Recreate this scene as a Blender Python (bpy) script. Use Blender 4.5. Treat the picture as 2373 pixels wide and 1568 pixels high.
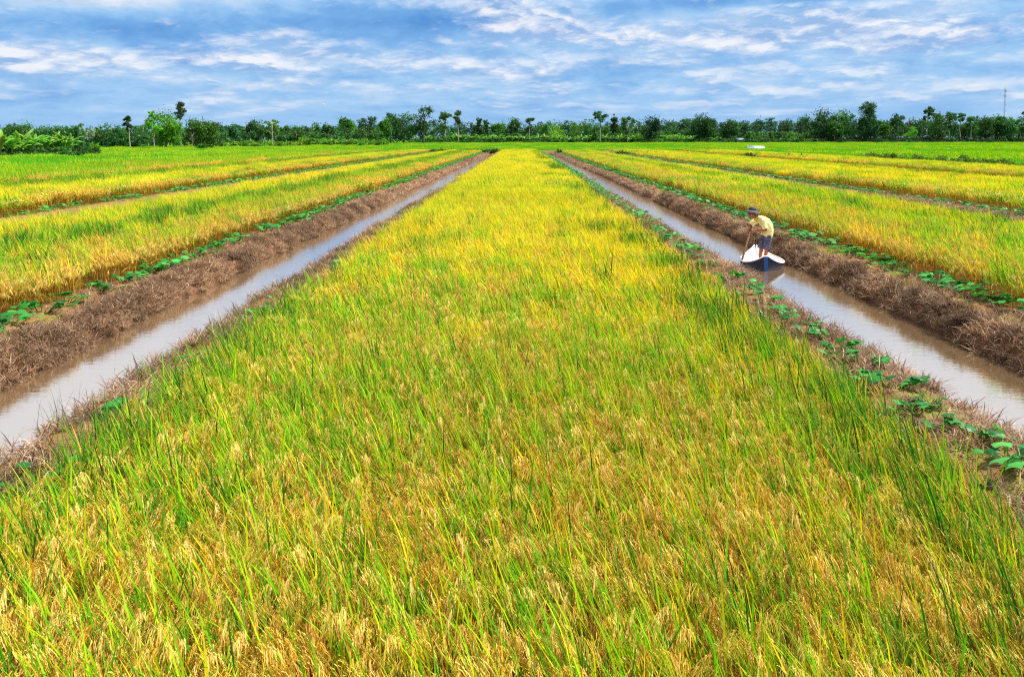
import bpy, math, random
import numpy as np
from math import radians, sin, cos, pi
C = bpy.context.scene.collection
SC = bpy.context.scene
for o in list(bpy.data.objects): bpy.data.objects.remove(o)

# ------------------------------------------------------------------ camera, exposure
CAM_H = 3.39; PITCH = 4.0; F = 1900.0; VPX, VPY = 1206.0, 322.0
cam = bpy.data.cameras.new('camera'); co = bpy.data.objects.new('camera', cam); C.objects.link(co)
cam.lens = 36.0 * F / 2372.0; cam.sensor_width = 36.0; cam.clip_start = 0.05; cam.clip_end = 20000
co.location = (0, 0, CAM_H); co.rotation_euler = (radians(90 - PITCH), 0, radians(0.601)); cam.shift_y = -329.0 / 2372.0
SC.camera = co
SC.view_settings.view_transform = 'Standard'; SC.view_settings.look = 'None'
SC.view_settings.exposure = 0.65; SC.view_settings.gamma = 1.0
SC.render.film_transparent = False
SC.cycles.filter_width = 1.15; SC.cycles.use_denoising = False
cy = SC.cycles
cy.max_bounces = 6; cy.diffuse_bounces = 3; cy.glossy_bounces = 3; cy.transmission_bounces = 4; cy.transparent_max_bounces = 8

# ------------------------------------------------------------------ sun and sky
SUN_EL, SUN_AZ = 60.0, 82.0            # azimuth clockwise from +Y: high on the right, a touch ahead
sl = bpy.data.lights.new('sun', 'SUN'); sl.energy = 4.4; sl.angle = radians(0.53); sl.color = (1.0, 0.955, 0.87)
so = bpy.data.objects.new('sun', sl); C.objects.link(so)
so.rotation_euler = (radians(90 - SUN_EL), 0, radians(180 - SUN_AZ)); so.location = (30, -40, 60)

W = bpy.data.worlds.new('World'); SC.world = W; W.use_nodes = True
wt = W.node_tree; wt.nodes.clear()
class NT:
    def __init__(s, t): s.t = t
    def n(s, typ, **kw):
        nd = s.t.nodes.new(typ)
        for k, v in kw.items(): setattr(nd, k, v)
        return nd
    def l(s, a, b): s.t.links.new(a, b)
    def val(s, sock, x):
        if hasattr(x, 'is_output'): s.l(x, sock)
        else: sock.default_value = x
    def m(s, op, a, b=0.0, c=0.0, clamp=False):
        nd = s.n('ShaderNodeMath', operation=op, use_clamp=clamp)
        for i, x in enumerate((a, b, c)): s.val(nd.inputs[i], x)
        return nd.outputs[0]
    def ramp(s, fac, stops, interp='LINEAR'):
        nd = s.n('ShaderNodeValToRGB'); cr = nd.color_ramp; cr.interpolation = interp
        while len(cr.elements) < len(stops): cr.elements.new(0.5)
        for e, (p, c) in zip(cr.elements, stops):
            e.position = p; e.color = (c[0], c[1], c[2], 1)
        s.l(fac, nd.inputs[0]); return nd.outputs[0]
    def mix(s, fac, a, b, mode='MIX'):
        nd = s.n('ShaderNodeMix', data_type='RGBA', blend_type=mode)
        s.val(nd.inputs[0], fac)
        for i, x in ((6, a), (7, b)):
            if hasattr(x, 'is_output'): s.l(x, nd.inputs[i])
            else: nd.inputs[i].default_value = (x[0], x[1], x[2], 1)
        return nd.outputs[2]
    def noise(s, vec, scale, detail=4, rough=0.5, dist=0.0):
        nd = s.n('ShaderNodeTexNoise'); nd.inputs['Scale'].default_value = scale
        nd.inputs['Detail'].default_value = detail; nd.inputs['Roughness'].default_value = rough
        nd.inputs['Distortion'].default_value = dist
        s.l(vec, nd.inputs['Vector']); return nd.outputs['Fac']
    def comb(s, x, y, z=0.0):
        nd = s.n('ShaderNodeCombineXYZ')
        for i, v in enumerate((x, y, z)): s.val(nd.inputs[i], v)
        return nd.outputs[0]

def srgb(r, g, b):
    f = lambda c: c / 12.92 if c <= 0.04045 else ((c + 0.055) / 1.055) ** 2.4
    return (f(r / 255), f(g / 255), f(b / 255))

SKY_K = 0.10; EXPO = 0.65
def build_sky():
    q = NT(wt)
    sky = q.n('ShaderNodeTexSky', sky_type='NISHITA', sun_disc=False)
    sky.sun_elevation = radians(SUN_EL); sky.sun_rotation = radians(SUN_AZ)
    sky.air_density = 1.0; sky.dust_density = 1.0; sky.ozone_density = 2.0
    tc = q.n('ShaderNodeTexCoord'); sx = q.n('ShaderNodeSeparateXYZ'); q.l(tc.outputs['Generated'], sx.inputs[0])
    x, y, z = sx.outputs
    az = q.m('ARCTAN2', x, y); el = q.m('ARCSINE', z)
    ew = q.m('LOGARITHM', q.m('ADD', q.m('MAXIMUM', el, 0.0), 0.07), math.e)     # clouds flatten towards the horizon
    vec = lambda a, e, o: q.comb(q.m('MULTIPLY', az, a), q.m('MULTIPLY', ew, e), o)
    big = q.noise(vec(5.0, 3.0, 3.7), 1.0, 4, 0.5, 0.4)
    fine = q.noise(vec(20.0, 8.0, 9.1), 1.0, 8, 0.62, 0.3)
    def blob(a0, e0, sa, se, amp):
        da = q.m('DIVIDE', q.m('SUBTRACT', az, a0), sa); de = q.m('DIVIDE', q.m('SUBTRACT', el, e0), se)
        r = q.m('ADD', q.m('MULTIPLY', da, da), q.m('MULTIPLY', de, de))
        return q.m('MULTIPLY', q.m('EXPONENT', q.m('MULTIPLY', r, -1.0)), amp)
    def total(base, bs):
        for b in bs: base = q.m('ADD', base, blob(*b))
        return base
    # soft grey-blue deck
    deck = q.m('ADD', q.m('MULTIPLY', big, 0.55), q.m('MULTIPLY', fine, 0.45))
    deck = q.m('ADD', q.m('MULTIPLY', q.m('SUBTRACT', deck, 0.5), 1.3), 0.46)
    deck = total(deck, [(-0.48, 0.172, 0.18, 0.026, 0.46), (-0.15, 0.142, 0.17, 0.022, -0.32), (-0.42, 0.122, 0.14, 0.012, -0.17), (0.26, 0.158, 0.22, 0.009, -0.22)])
    dcol = q.ramp(deck, [(0.10, srgb(84, 147, 216)), (0.34, srgb(120, 176, 234)), (0.52, srgb(160, 204, 246)), (0.72, srgb(210, 226, 247)), (0.95, srgb(244, 247, 253))])
    # cumulus: the same billows looked up a little higher tell lit tops from shaded bases
    def billow(de):
        e2 = q.m('LOGARITHM', q.m('ADD', q.m('MAXIMUM', q.m('ADD', el, de), 0.0), 0.07), math.e)
        wx = q.m('MULTIPLY', q.m('SUBTRACT', fine, 0.5), 0.5)
        v = q.comb(q.m('ADD', q.m('MULTIPLY', az, 10.0), wx), q.m('ADD', q.m('MULTIPLY', e2, 5.6), wx), 21.3)
        lobe = q.m('ABSOLUTE', q.m('SUBTRACT', q.noise(v, 1.0, 3, 0.6), 0.5))            # rounded lobes parted by creases
        lobe2 = q.m('ABSOLUTE', q.m('SUBTRACT', q.noise(v, 2.9, 4, 0.6), 0.5))
        soft = q.noise(q.comb(q.m('MULTIPLY', az, 6.0), q.m('MULTIPLY', e2, 4.2), 5.5), 1.0, 4, 0.5)
        return q.m('ADD', q.m('ADD', q.m('MULTIPLY', soft, 0.72), 0.06), q.m('ADD', q.m('MULTIPLY', lobe, 0.75), q.m('MULTIPLY', lobe2, 0.42)))
    n1 = billow(0.0); n2 = billow(0.009)
    puff = total(n1, [(0.24, 0.119, 0.18, 0.020, 0.30), (-0.02, 0.158, 0.05, 0.014, 0.32), (0.03, 0.132, 0.08, 0.016, 0.24), (-0.52, 0.088, 0.14, 0.014, 0.22), (-0.18, 0.097, 0.17, 0.011, 0.16), (-0.02, 0.079, 0.05, 0.009, 0.14),
        (0.48, 0.106, 0.12, 0.014, 0.12), (-0.55, 0.050, 0.10, 0.008, 0.12), (-0.20, 0.062, 0.06, 0.006, 0.12), (-0.20, 0.140, 0.22, 0.016, -0.22), (0.3, 0.157, 0.22, 0.009, -0.2), (0.0, 0.01, 2.0, 0.03, -0.12)])
    al = q.m('DIVIDE', q.m('SUBTRACT', puff, 0.43), 0.28, clamp=True); al = q.m('SMOOTH_MIN', al, 1.0, 0.1)
    lit = q.m('ADD', q.m('MULTIPLY', q.m('SUBTRACT', n1, n2), 5.0), q.m('ADD', 0.42, q.m('MULTIPLY', q.m('SUBTRACT', fine, 0.5), 0.9)), clamp=True)
    pcol = q.ramp(lit, [(0.05, srgb(150, 184, 230)), (0.42, srgb(202, 217, 243)), (0.9, srgb(250, 250, 254))])
    col = q.mix(q.m('MULTIPLY', al, 0.9), dcol, pcol)
    # low air near the horizon is an even pale blue
    low = q.m('SUBTRACT', 1.0, q.m('DIVIDE', el, 0.075), clamp=True)
    col = q.mix(q.m('MULTIPLY', q.m('POWER', low, 1.2), 0.62), col, srgb(152, 198, 245))
    # higher up, an even bright overcast
    high = q.m('DIVIDE', q.m('SUBTRACT', el, 0.165), 0.08, clamp=True)
    col = q.mix(q.m('MULTIPLY', high, 0.85), col, srgb(244, 244, 246))
    sc = q.n('ShaderNodeVectorMath', operation='SCALE'); q.l(col, sc.inputs[0]); sc.inputs['Scale'].default_value = 2 ** -EXPO / SKY_K
    cover = q.m('SUBTRACT', 0.95, q.m('MULTIPLY', q.m('DIVIDE', q.m('SUBTRACT', el, 0.45), 0.5, clamp=True), 0.5))
    fin = q.mix(cover, sky.outputs[0], sc.outputs[0])
    bg = q.n('ShaderNodeBackground'); q.l(fin, bg.inputs[0]); bg.inputs[1].default_value = SKY_K
    out = q.n('ShaderNodeOutputWorld'); q.l(bg.outputs[0], out.inputs[0])
build_sky()

# ------------------------------------------------------------------ helpers
rng = np.random.default_rng(7)
random.seed(7)
def K(D): return (0.99756 * D + 0.23) / F
def px_x(x, D):
    a = (x - 1186.0) / F; cp, sp, cs, sn = cos(radians(PITCH)), sin(radians(PITCH)), cos(radians(0.601)), sin(radians(0.601))
    return (a * cp * D * cs + a * 2.0 * sp - D * sn) / (cs + a * cp * sn)
def px_x_old(x, D): return (x - VPX) * K(D)                # photo column (2372 wide) at distance D -> world X
def px_z(y, D): return CAM_H - (y - VPY) * 0.99756 * K(D)

_lat = np.random.default_rng(99).random((256, 256))
def vnoise(x, y):
    x = np.asarray(x, float); y = np.asarray(y, float)
    xi = np.floor(x).astype(int); yi = np.floor(y).astype(int)
    fx = x - xi; fy = y - yi
    fx = fx * fx * (3 - 2 * fx); fy = fy * fy * (3 - 2 * fy)
    a = _lat[xi & 255, yi & 255]; b = _lat[(xi + 1) & 255, yi & 255]
    c = _lat[xi & 255, (yi + 1) & 255]; d = _lat[(xi + 1) & 255, (yi + 1) & 255]
    return (a * (1 - fx) + b * fx) * (1 - fy) + (c * (1 - fx) + d * fx) * fy
def fbm(x, y, o=4):
    s = 0; a = 0.5; t = 0
    for i in range(o):
        s = s + a * vnoise(x * 2 ** i + 17.3 * i, y * 2 ** i + 5.1 * i); t += a; a *= 0.5
    return s / t
def sstep(a, b, x): t = np.clip((x - a) / (b - a), 0, 1); return t * t * (3 - 2 * t)

class MB:
    """collects triangles and quads with a colour per vertex"""
    def __init__(s): s.v = []; s.c = []; s.t = []; s.q = []; s.tm = []; s.qm = []; s.n = 0; s.g = []
    def add(s, v, tris=None, quads=None, col=(1, 1, 1), mat=0, gid=0):
        v = np.asarray(v, float).reshape(-1, 3); n = len(v)
        c = np.asarray(col, float)
        if c.ndim == 1: c = np.tile(c, (n, 1))
        s.v.append(v); s.c.append(c); s.g.append(np.full(n, gid))
        if tris is not None and len(tris):
            t = np.asarray(tris, int).reshape(-1, 3) + s.n; s.t.append(t); s.tm.append(np.full(len(t), mat))
        if quads is not None and len(quads):
            t = np.asarray(quads, int).reshape(-1, 4) + s.n; s.q.append(t); s.qm.append(np.full(len(t), mat))
        s.n += n
        return s
    def merge(s, o, gid=None, off=(0, 0, 0), scale=1.0, rz=0.0):
        if not o.n: return
        v = np.concatenate(o.v) * scale
        c_, s_ = cos(rz), sin(rz)
        v = np.stack([v[:, 0] * c_ - v[:, 1] * s_, v[:, 0] * s_ + v[:, 1] * c_, v[:, 2]], 1) + np.asarray(off)
        s.v.append(v); s.c.append(np.concatenate(o.c))
        s.g.append(np.full(len(v), gid) if gid is not None else np.concatenate(o.g))
        for t, m in zip(o.t, o.tm): s.t.append(t + s.n); s.tm.append(m)
        for t, m in zip(o.q, o.qm): s.q.append(t + s.n); s.qm.append(m)
        s.n += len(v)
    def mesh(s, name, mats, smooth=False, points=None):
        me = bpy.data.meshes.new(name)
        V = np.concatenate(s.v) if s.v else np.zeros((0, 3)); Cc = np.concatenate(s.c) if s.c else np.zeros((0, 3))
        nv = len(V)
        if points is not None: V = np.concatenate([V, points['co']]); Cc = np.concatenate([Cc, np.ones((len(points['co']), 3))])
        T = np.concatenate(s.t) if s.t else np.zeros((0, 3), int); Q = np.concatenate(s.q) if s.q else np.zeros((0, 4), int)
        TM = np.concatenate(s.tm) if s.t else np.zeros(0, int); QM = np.concatenate(s.qm) if s.q else np.zeros(0, int)
        me.vertices.add(len(V)); me.vertices.foreach_set('co', V.astype(np.float32).ravel())
        nl = T.size + Q.size
        me.loops.add(nl); me.loops.foreach_set('vertex_index', np.concatenate([T.ravel(), Q.ravel()]).astype(np.int32))
        st = np.concatenate([np.arange(len(T)) * 3, T.size + np.arange(len(Q)) * 4]).astype(np.int32)
        me.polygons.add(len(st)); me.polygons.foreach_set('loop_start', st)
        me.polygons.foreach_set('material_index', np.concatenate([TM, QM]).astype(np.int32))
        if smooth: me.polygons.foreach_set('use_smooth', np.ones(len(st), bool))
        a = me.attributes.new('Col', 'FLOAT_COLOR', 'POINT')
        a.data.foreach_set('color', np.concatenate([Cc, np.ones((len(Cc), 1))], 1).astype(np.float32).ravel())
        if points is not None:
            npt = len(points['co'])
            g = np.concatenate([np.concatenate(s.g), np.full(npt, -1)]).astype(np.int32)
            me.attributes.new('proto', 'INT', 'POINT').data.foreach_set('value', g)
            me.attributes.new('pick', 'INT', 'POINT').data.foreach_set('value', np.concatenate([np.zeros(nv), points['pick']]).astype(np.int32))
            for nm in ('rot', 'scl', 'tint'):
                d = np.concatenate([np.zeros((nv, 3)), points[nm]]).astype(np.float32)
                me.attributes.new(nm, 'FLOAT_VECTOR', 'POINT').data.foreach_set('vector', d.ravel())
        for m in mats: me.materials.append(m)
        me.update(calc_edges=True); me.validate()
        return me
    def build(s, name, mats, parent=None, smooth=False, loc=None, points=None):
        if not isinstance(mats, (list, tuple)): mats = [mats]
        o = bpy.data.objects.new(name, s.mesh(name, mats, smooth, points)); C.objects.link(o)
        if parent is not None: o.parent = parent
        if loc is not None: o.location = loc
        return o

def tag(o, label=None, cat=None, group=None, kind=None):
    if label: o['label'] = label
    if cat: o['category'] = cat
    if group: o['group'] = group
    if kind: o['kind'] = kind
    return o
def empty(name, loc=(0, 0, 0), rz=0.0):
    o = bpy.data.objects.new(name, None); C.objects.link(o); o.location = loc; o.rotation_euler = (0, 0, rz)
    o.empty_display_size = 0.2
    return o
ORD = ['first', 'second', 'third', 'fourth', 'fifth', 'sixth', 'seventh', 'eighth', 'ninth', 'tenth', 'eleventh', 'twelfth',
       'thirteenth', 'fourteenth', 'fifteenth', 'sixteenth', 'seventeenth', 'eighteenth', 'nineteenth', 'twentieth']

def tube(mb, pts, rad, col, n=8, mat=0, cap=True):
    pts = np.asarray(pts, float); m = len(pts)
    rad = np.asarray(rad, float)
    if rad.ndim == 0: rad = np.full(m, float(rad))
    tg = np.gradient(pts, axis=0) if m > 2 else np.tile(pts[1] - pts[0], (2, 1))
    tg /= np.linalg.norm(tg, axis=1)[:, None] + 1e-9
    ref = np.array([0, 0, 1.0]) if abs(tg[:, 2]).max() < 0.9 else np.array([0.13, 1, 0.0])
    a = np.cross(tg, ref); a /= np.linalg.norm(a, axis=1)[:, None] + 1e-9; b = np.cross(tg, a)
    th = np.arange(n) * 2 * pi / n
    v = pts[:, None] + rad[:, None, None] * (np.cos(th)[None, :, None] * a[:, None] + np.sin(th)[None, :, None] * b[:, None])
    v = v.reshape(-1, 3); q = []
    i = np.arange(m - 1)[:, None] * n; j = np.arange(n)[None]; k = (j + 1) % n
    q = np.stack([i + j, i + k, i + n + k, i + n + j], -1).reshape(-1, 4)
    tr = None
    if cap:
        v = np.concatenate([v, pts[:1], pts[-1:]]); e = m * n
        tr = [(e, (jj + 1) % n, jj) for jj in range(n)] + [(e + 1, (m - 1) * n + jj, (m - 1) * n + (jj + 1) % n) for jj in range(n)]
    mb.add(v, tr, q, col, mat)
def ellipsoid(mb, c, r, col, nu=14, nv=9, mat=0, R=None):
    u = np.arange(nu) * 2 * pi / nu; w = np.linspace(-pi / 2, pi / 2, nv)
    v = np.stack([np.cos(w)[:, None] * np.cos(u), np.cos(w)[:, None] * np.sin(u), np.tile(np.sin(w)[:, None], (1, nu))], -1).reshape(-1, 3) * np.asarray(r)
    if R is not None: v = v @ np.asarray(R).T
    v += np.asarray(c)
    i = np.arange(nv - 1)[:, None] * nu; j = np.arange(nu)[None]; k = (j + 1) % nu
    mb.add(v, None, np.stack([i + j, i + k, i + nu + k, i + nu + j], -1).reshape(-1, 4), col, mat)
def box(mb, lo, hi, col, mat=0):
    x0, y0, z0 = lo; x1, y1, z1 = hi
    v = [(x0, y0, z0), (x1, y0, z0), (x1, y1, z0), (x0, y1, z0), (x0, y0, z1), (x1, y0, z1), (x1, y1, z1), (x0, y1, z1)]
    mb.add(v, None, [(0, 3, 2, 1), (4, 5, 6, 7), (0, 1, 5, 4), (1, 2, 6, 5), (2, 3, 7, 6), (3, 0, 4, 7)], col, mat)

# ------------------------------------------------------------------ materials
def mat_plain(name, col=None, rough=0.6, spec=0.3, attr=True, noise=0.0, nscale=20.0, bump=0.0, metallic=0.0):
    m = bpy.data.materials.new(name); m.use_nodes = True; t = m.node_tree; t.nodes.clear(); q = NT(t)
    p = q.n('ShaderNodeBsdfPrincipled'); o = q.n('ShaderNodeOutputMaterial'); q.l(p.outputs[0], o.inputs[0])
    p.inputs['Roughness'].default_value = rough; p.inputs['Specular IOR Level'].default_value = spec; p.inputs['Metallic'].default_value = metallic
    if attr:
        a = q.n('ShaderNodeAttribute', attribute_name='Col'); base = a.outputs['Color']
    else:
        r = q.n('ShaderNodeRGB'); r.outputs[0].default_value = (*col, 1); base = r.outputs[0]
    tc = q.n('ShaderNodeTexCoord')
    if noise > 0:
        nz = q.noise(tc.outputs['Object'], nscale, 5, 0.6)
        f = q.m('ADD', 1.0 - noise, q.m('MULTIPLY', nz, 2 * noise))
        cc = q.comb(f, f, f); base = q.mix(1.0, base, cc, 'MULTIPLY')
    q.l(base, p.inputs['Base Color'])
    if bump > 0:
        b = q.n('ShaderNodeBump'); b.inputs['Strength'].default_value = bump; b.inputs['Distance'].default_value = 0.02
        q.l(q.noise(tc.outputs['Object'], nscale * 1.7, 6, 0.65), b.inputs['Height']); q.l(b.outputs[0], p.inputs['Normal'])
    return m
def mat_leaf(name, trans=0.35, rough=0.5, spec=0.25, tint=True, tcol=1.35, vary=0.0):
    m = bpy.data.materials.new(name); m.use_nodes = True; t = m.node_tree; t.nodes.clear(); q = NT(t)
    a = q.n('ShaderNodeAttribute', attribute_name='Col'); base = a.outputs['Color']
    if tint:
        ti = q.n('ShaderNodeAttribute', attribute_name='tint', attribute_type='INSTANCER')
        base = q.mix(1.0, base, ti.outputs['Vector'], 'MULTIPLY')
    if vary:
        oi = q.n('ShaderNodeObjectInfo'); f = q.m('ADD', 1 - vary, q.m('MULTIPLY', oi.outputs['Random'], 2 * vary))
        base = q.mix(1.0, base, q.comb(f, f, f), 'MULTIPLY')
    p = q.n('ShaderNodeBsdfPrincipled'); q.l(base, p.inputs['Base Color'])
    p.inputs['Roughness'].default_value = rough; p.inputs['Specular IOR Level'].default_value = spec
    tr = q.n('ShaderNodeBsdfTranslucent'); q.l(q.mix(1.0, base, (tcol, tcol, tcol * 0.6), 'MULTIPLY'), tr.inputs[0])
    mx = q.n('ShaderNodeMixShader'); mx.inputs[0].default_value = trans
    q.l(p.outputs[0], mx.inputs[1]); q.l(tr.outputs[0], mx.inputs[2])
    o = q.n('ShaderNodeOutputMaterial'); q.l(mx.outputs[0], o.inputs[0])
    return m
M_BLADE = mat_leaf('rice_blade', 0.36, 0.55, 0.10)
M_GRAIN = mat_leaf('rice_grain', 0.20, 0.5, 0.15)
M_STRAW = mat_leaf('dead_straw', 0.15, 0.6, 0.25)
M_SQUASH = mat_leaf('squash_leaf', 0.28, 0.45, 0.35, tint=False, vary=0.18)
M_SQUASH_I = mat_leaf('squash_leaf_far', 0.28, 0.45, 0.35, tint=True)
M_TREE = mat_leaf('tree_leaf', 0.25, 0.55, 0.2, tint=False)
M_BARK = mat_plain('bark', rough=0.85, noise=0.25, nscale=3.0)
M_PLAIN = mat_plain('painted', rough=0.6, noise=0.06, nscale=2.0)

# ------------------------------------------------------------------ ground
PROF = np.array([(0, .36), (3.85, .36), (4.15, .44), (4.45, .47), (4.8, .42), (5.0, .29), (5.2, .03), (5.38, -.25), (6.3, -.42), (7.1, -.28), (7.34, .0),
                 (7.45, .22), (7.64, .38), (8.0, .42), (8.4, .46), (8.75, .42), (9.0, .38), (14.9, .36), (15.2, .42), (15.6, .2), (15.9, -.1), (16.8, -.35), (17.7, -.1),
                 (18.05, .25), (18.5, .45), (19.2, .47), (19.7, .38), (30.4, .36), (30.7, .42), (31.2, -.05), (32, -.3), (33.3, -.05), (34.2, .42), (35, .46), (35.6, .38), (41, .36)])
PROF_L = PROF.copy(); PROF_L[:, 0] = np.interp(PROF[:, 0], [0, 4.15, 4.8, 5.2, 7.34, 7.64, 8.4, 60], [0, 4.15, 4.75, 5.16, 7.14, 7.52, 8.4, 60])
def profile(X, Y):
    ax = np.abs(X)
    wob = (fbm(Y * 0.45 + np.sign(X) * 31, X * 0 + 3.3, 3) - 0.5) * 0.34 + (fbm(Y * 2.2 + np.sign(X) * 11, X * 0 + 8.3, 3) - 0.5) * 0.14
    zone = sstep(4.3, 4.8, ax) * (1 - sstep(8.0, 8.4, ax)) + sstep(17.5, 17.9, ax) * (1 - sstep(18.6, 19.0, ax))
    far = np.where(np.abs(ax - 6.3) < 0.5, 0.2, 1.0)
    z = np.where(X >= 0, np.interp(ax + wob * zone * far, PROF[:, 0], PROF[:, 1]), np.interp(ax + wob * zone * far, PROF_L[:, 0], PROF_L[:, 1]))
    z = np.where((X < 0) & (ax > 27.2), 0.36, z)
    return z
PROF_L[:, 1] = np.where((PROF_L[:, 0] > 7.1) & (PROF_L[:, 0] < 9.2), PROF_L[:, 1] * .80, PROF_L[:, 1])
def ground_h(X, Y, rough=True):
    X = np.asarray(X, float); Y = np.asarray(Y, float)
    z = profile(X, Y); ax = np.abs(X)
    if rough:
        zone = sstep(4.5, 5.0, ax) * (1 - sstep(7.9, 8.5, ax)) + sstep(17.6, 18.0, ax) * (1 - sstep(18.5, 19, ax))
        amp = zone * (1 + 0.6 * ((ax > 7) & (ax < 8)))
        z = z + amp * ((fbm(X * 2.6, Y * 2.6, 3) - .5) * np.where(X < 0, .15, .2) + (fbm(X * 9 + 40, Y * 9, 3) - .5) * 0.13)
        z = z + (fbm(X * 1.1 + 9, Y * 1.1, 3) - .5) * 0.03
    e = sstep(176.0, 178.0, Y)
    z = z * (1 - e) + 0.4 * e
    dy = np.exp(-((Y - 180.0) / 1.4) ** 2) * 0.42 * (1 - sstep(44, 48, ax))
    z = z + dy + sstep(185, 420, Y) * 0.75
    return z
def grid_axis(parts): return np.unique(np.round(np.concatenate(parts), 4))
def build_ground():
    fine = np.arange(4.3, 8.8, 0.06)
    xs = grid_axis([fine, -fine, np.arange(-4.3, 4.31, .43), np.arange(8.8, 14, .5), -np.arange(8.8, 14, .5), np.arange(14, 20, .12), -np.arange(14, 20, .12),
                    np.arange(20, 45, .6), -np.arange(20, 45, .6), np.geomspace(45, 3000, 45), -np.geomspace(45, 3000, 45)])
    ys = [-60.0, -20.0, -8.0, -3.0]; y = 0.5
    while y < 190: ys.append(y); y += max(0.06, y * 0.0085)
    ys = np.array(ys + list(np.geomspace(191, 4000, 60)))
    X, Y = np.meshgrid(xs, ys); Z = ground_h(X, Y)
    ax = np.abs(X)
    n1 = fbm(X * 0.9, Y * 0.9, 4)[..., None]; n2 = fbm(X * 5, Y * 5 + 7, 3)[..., None]
    mud = np.array(srgb(156, 114, 84)); mud2 = np.array(srgb(104, 74, 52)); olive = np.array(srgb(140, 106, 62)); moss = np.array(srgb(110, 130, 30))
    paddy = np.array(srgb(112, 80, 34)); green = np.array(srgb(70, 118, 12)); wet = np.array(srgb(84, 60, 44))
    col = mud * (1 - n2) + mud2 * n2
    cr = (sstep(7.55, 7.9, ax) * (1 - sstep(8.7, 9, ax)) + sstep(4.15, 4.3, ax) * (1 - sstep(4.65, 4.95, ax)) + sstep(18.4, 18.7, ax) * (1 - sstep(19.6, 19.9, ax)))[..., None]
    top = olive * (1 - sstep(.55, .75, n1)) + moss * sstep(.55, .75, n1)
    col = col * (1 - cr * 0.75) + top * cr * 0.75
    w = ((1 - sstep(0.02, 0.13, Z)) * (ax < 19))[..., None]; col = col * (1 - w) + wet * w
    pd = ((ax < 4.1) | ((ax > 8.75) & (ax < 15.1)) | ((ax > 19.6) & (ax < 30.5)) | (ax > 35.5))[..., None]
    col = np.where(pd, paddy * (0.7 + 0.6 * n2), col)
    fg = (sstep(181, 184, Y) * 1.0 + ((X > 46) | (X < -36)) * 1.0)[..., None]; fg = np.clip(fg, 0, 1)
    col = col * (1 - fg) + green * (0.75 + 0.5 * n1) * fg
    ny, nx = X.shape
    i = np.arange(ny - 1)[:, None] * nx; j = np.arange(nx - 1)[None]
    q = np.stack([i + j, i + j + 1, i + nx + j + 1, i + nx + j], -1).reshape(-1, 4)
    mb = MB(); mb.add(np.stack([X, Y, Z], -1), None, q, col.reshape(-1, 3))
    m = mat_plain('mud_ground', rough=0.9, spec=0.15, noise=0.3, nscale=14.0, bump=0.7)
    o = mb.build('ground', m, smooth=True); tag(o, kind='structure', label='brown earth of the fields with raised muddy canal banks')
build_ground()

def water_mat():
    m = bpy.data.materials.new('muddy_water'); m.use_nodes = True; t = m.node_tree; t.nodes.clear(); q = NT(t)
    p = q.n('ShaderNodeBsdfPrincipled'); o = q.n('ShaderNodeOutputMaterial'); q.l(p.outputs[0], o.inputs[0])
    tc = q.n('ShaderNodeTexCoord'); mp = q.n('ShaderNodeMapping'); q.l(tc.outputs['Object'], mp.inputs[0]); mp.inputs['Scale'].default_value = (1.0, 2.6, 1)
    n0 = q.noise(tc.outputs['Object'], 0.5, 3, 0.5)
    q.l(q.mix(n0, (.25, .16, .085), (.21, .13, .066)), p.inputs['Base Color'])
    p.inputs['Roughness'].default_value = 0.06; p.inputs['IOR'].default_value = 4.0; p.inputs['Specular IOR Level'].default_value = 1.0
    h = q.m('ADD', q.m('MULTIPLY', q.noise(mp.outputs[0], 3.5, 3, 0.5, 0.3), 0.7), q.m('MULTIPLY', q.noise(mp.outputs[0], 11.0, 2, 0.5), 0.3))
    b = q.n('ShaderNodeBump'); b.inputs['Strength'].default_value = 0.10; b.inputs['Distance'].default_value = 0.03
    q.l(h, b.inputs['Height']); q.l(b.outputs[0], p.inputs['Normal'])
    return m
M_WATER = water_mat()
for nm, x0, x1, lab in [('water', 4.8, 7.8, 'muddy pale water of the right canal with the boat on it'), ('water', -7.5, -4.4, 'muddy pale water of the left canal'),
                        ('water', 15.4, 18.2, 'muddy water of the outer right canal behind the rice'), ('water', -18.0, -15.2, 'muddy water of the outer left canal behind the rice')]:
    mb = MB(); ys = np.concatenate([[-6], np.arange(0, 178, 6.0), [178]])
    v = np.array([[(x0, y, 0), (x1, y, 0)] for y in ys]).reshape(-1, 3); i = np.arange(len(ys) - 1) * 2
    mb.add(v, None, np.stack([i, i + 1, i + 3, i + 2], 1), (1, 1, 1)); o = mb.build(nm, M_WATER); tag(o, label=lab, kind='structure')

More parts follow.
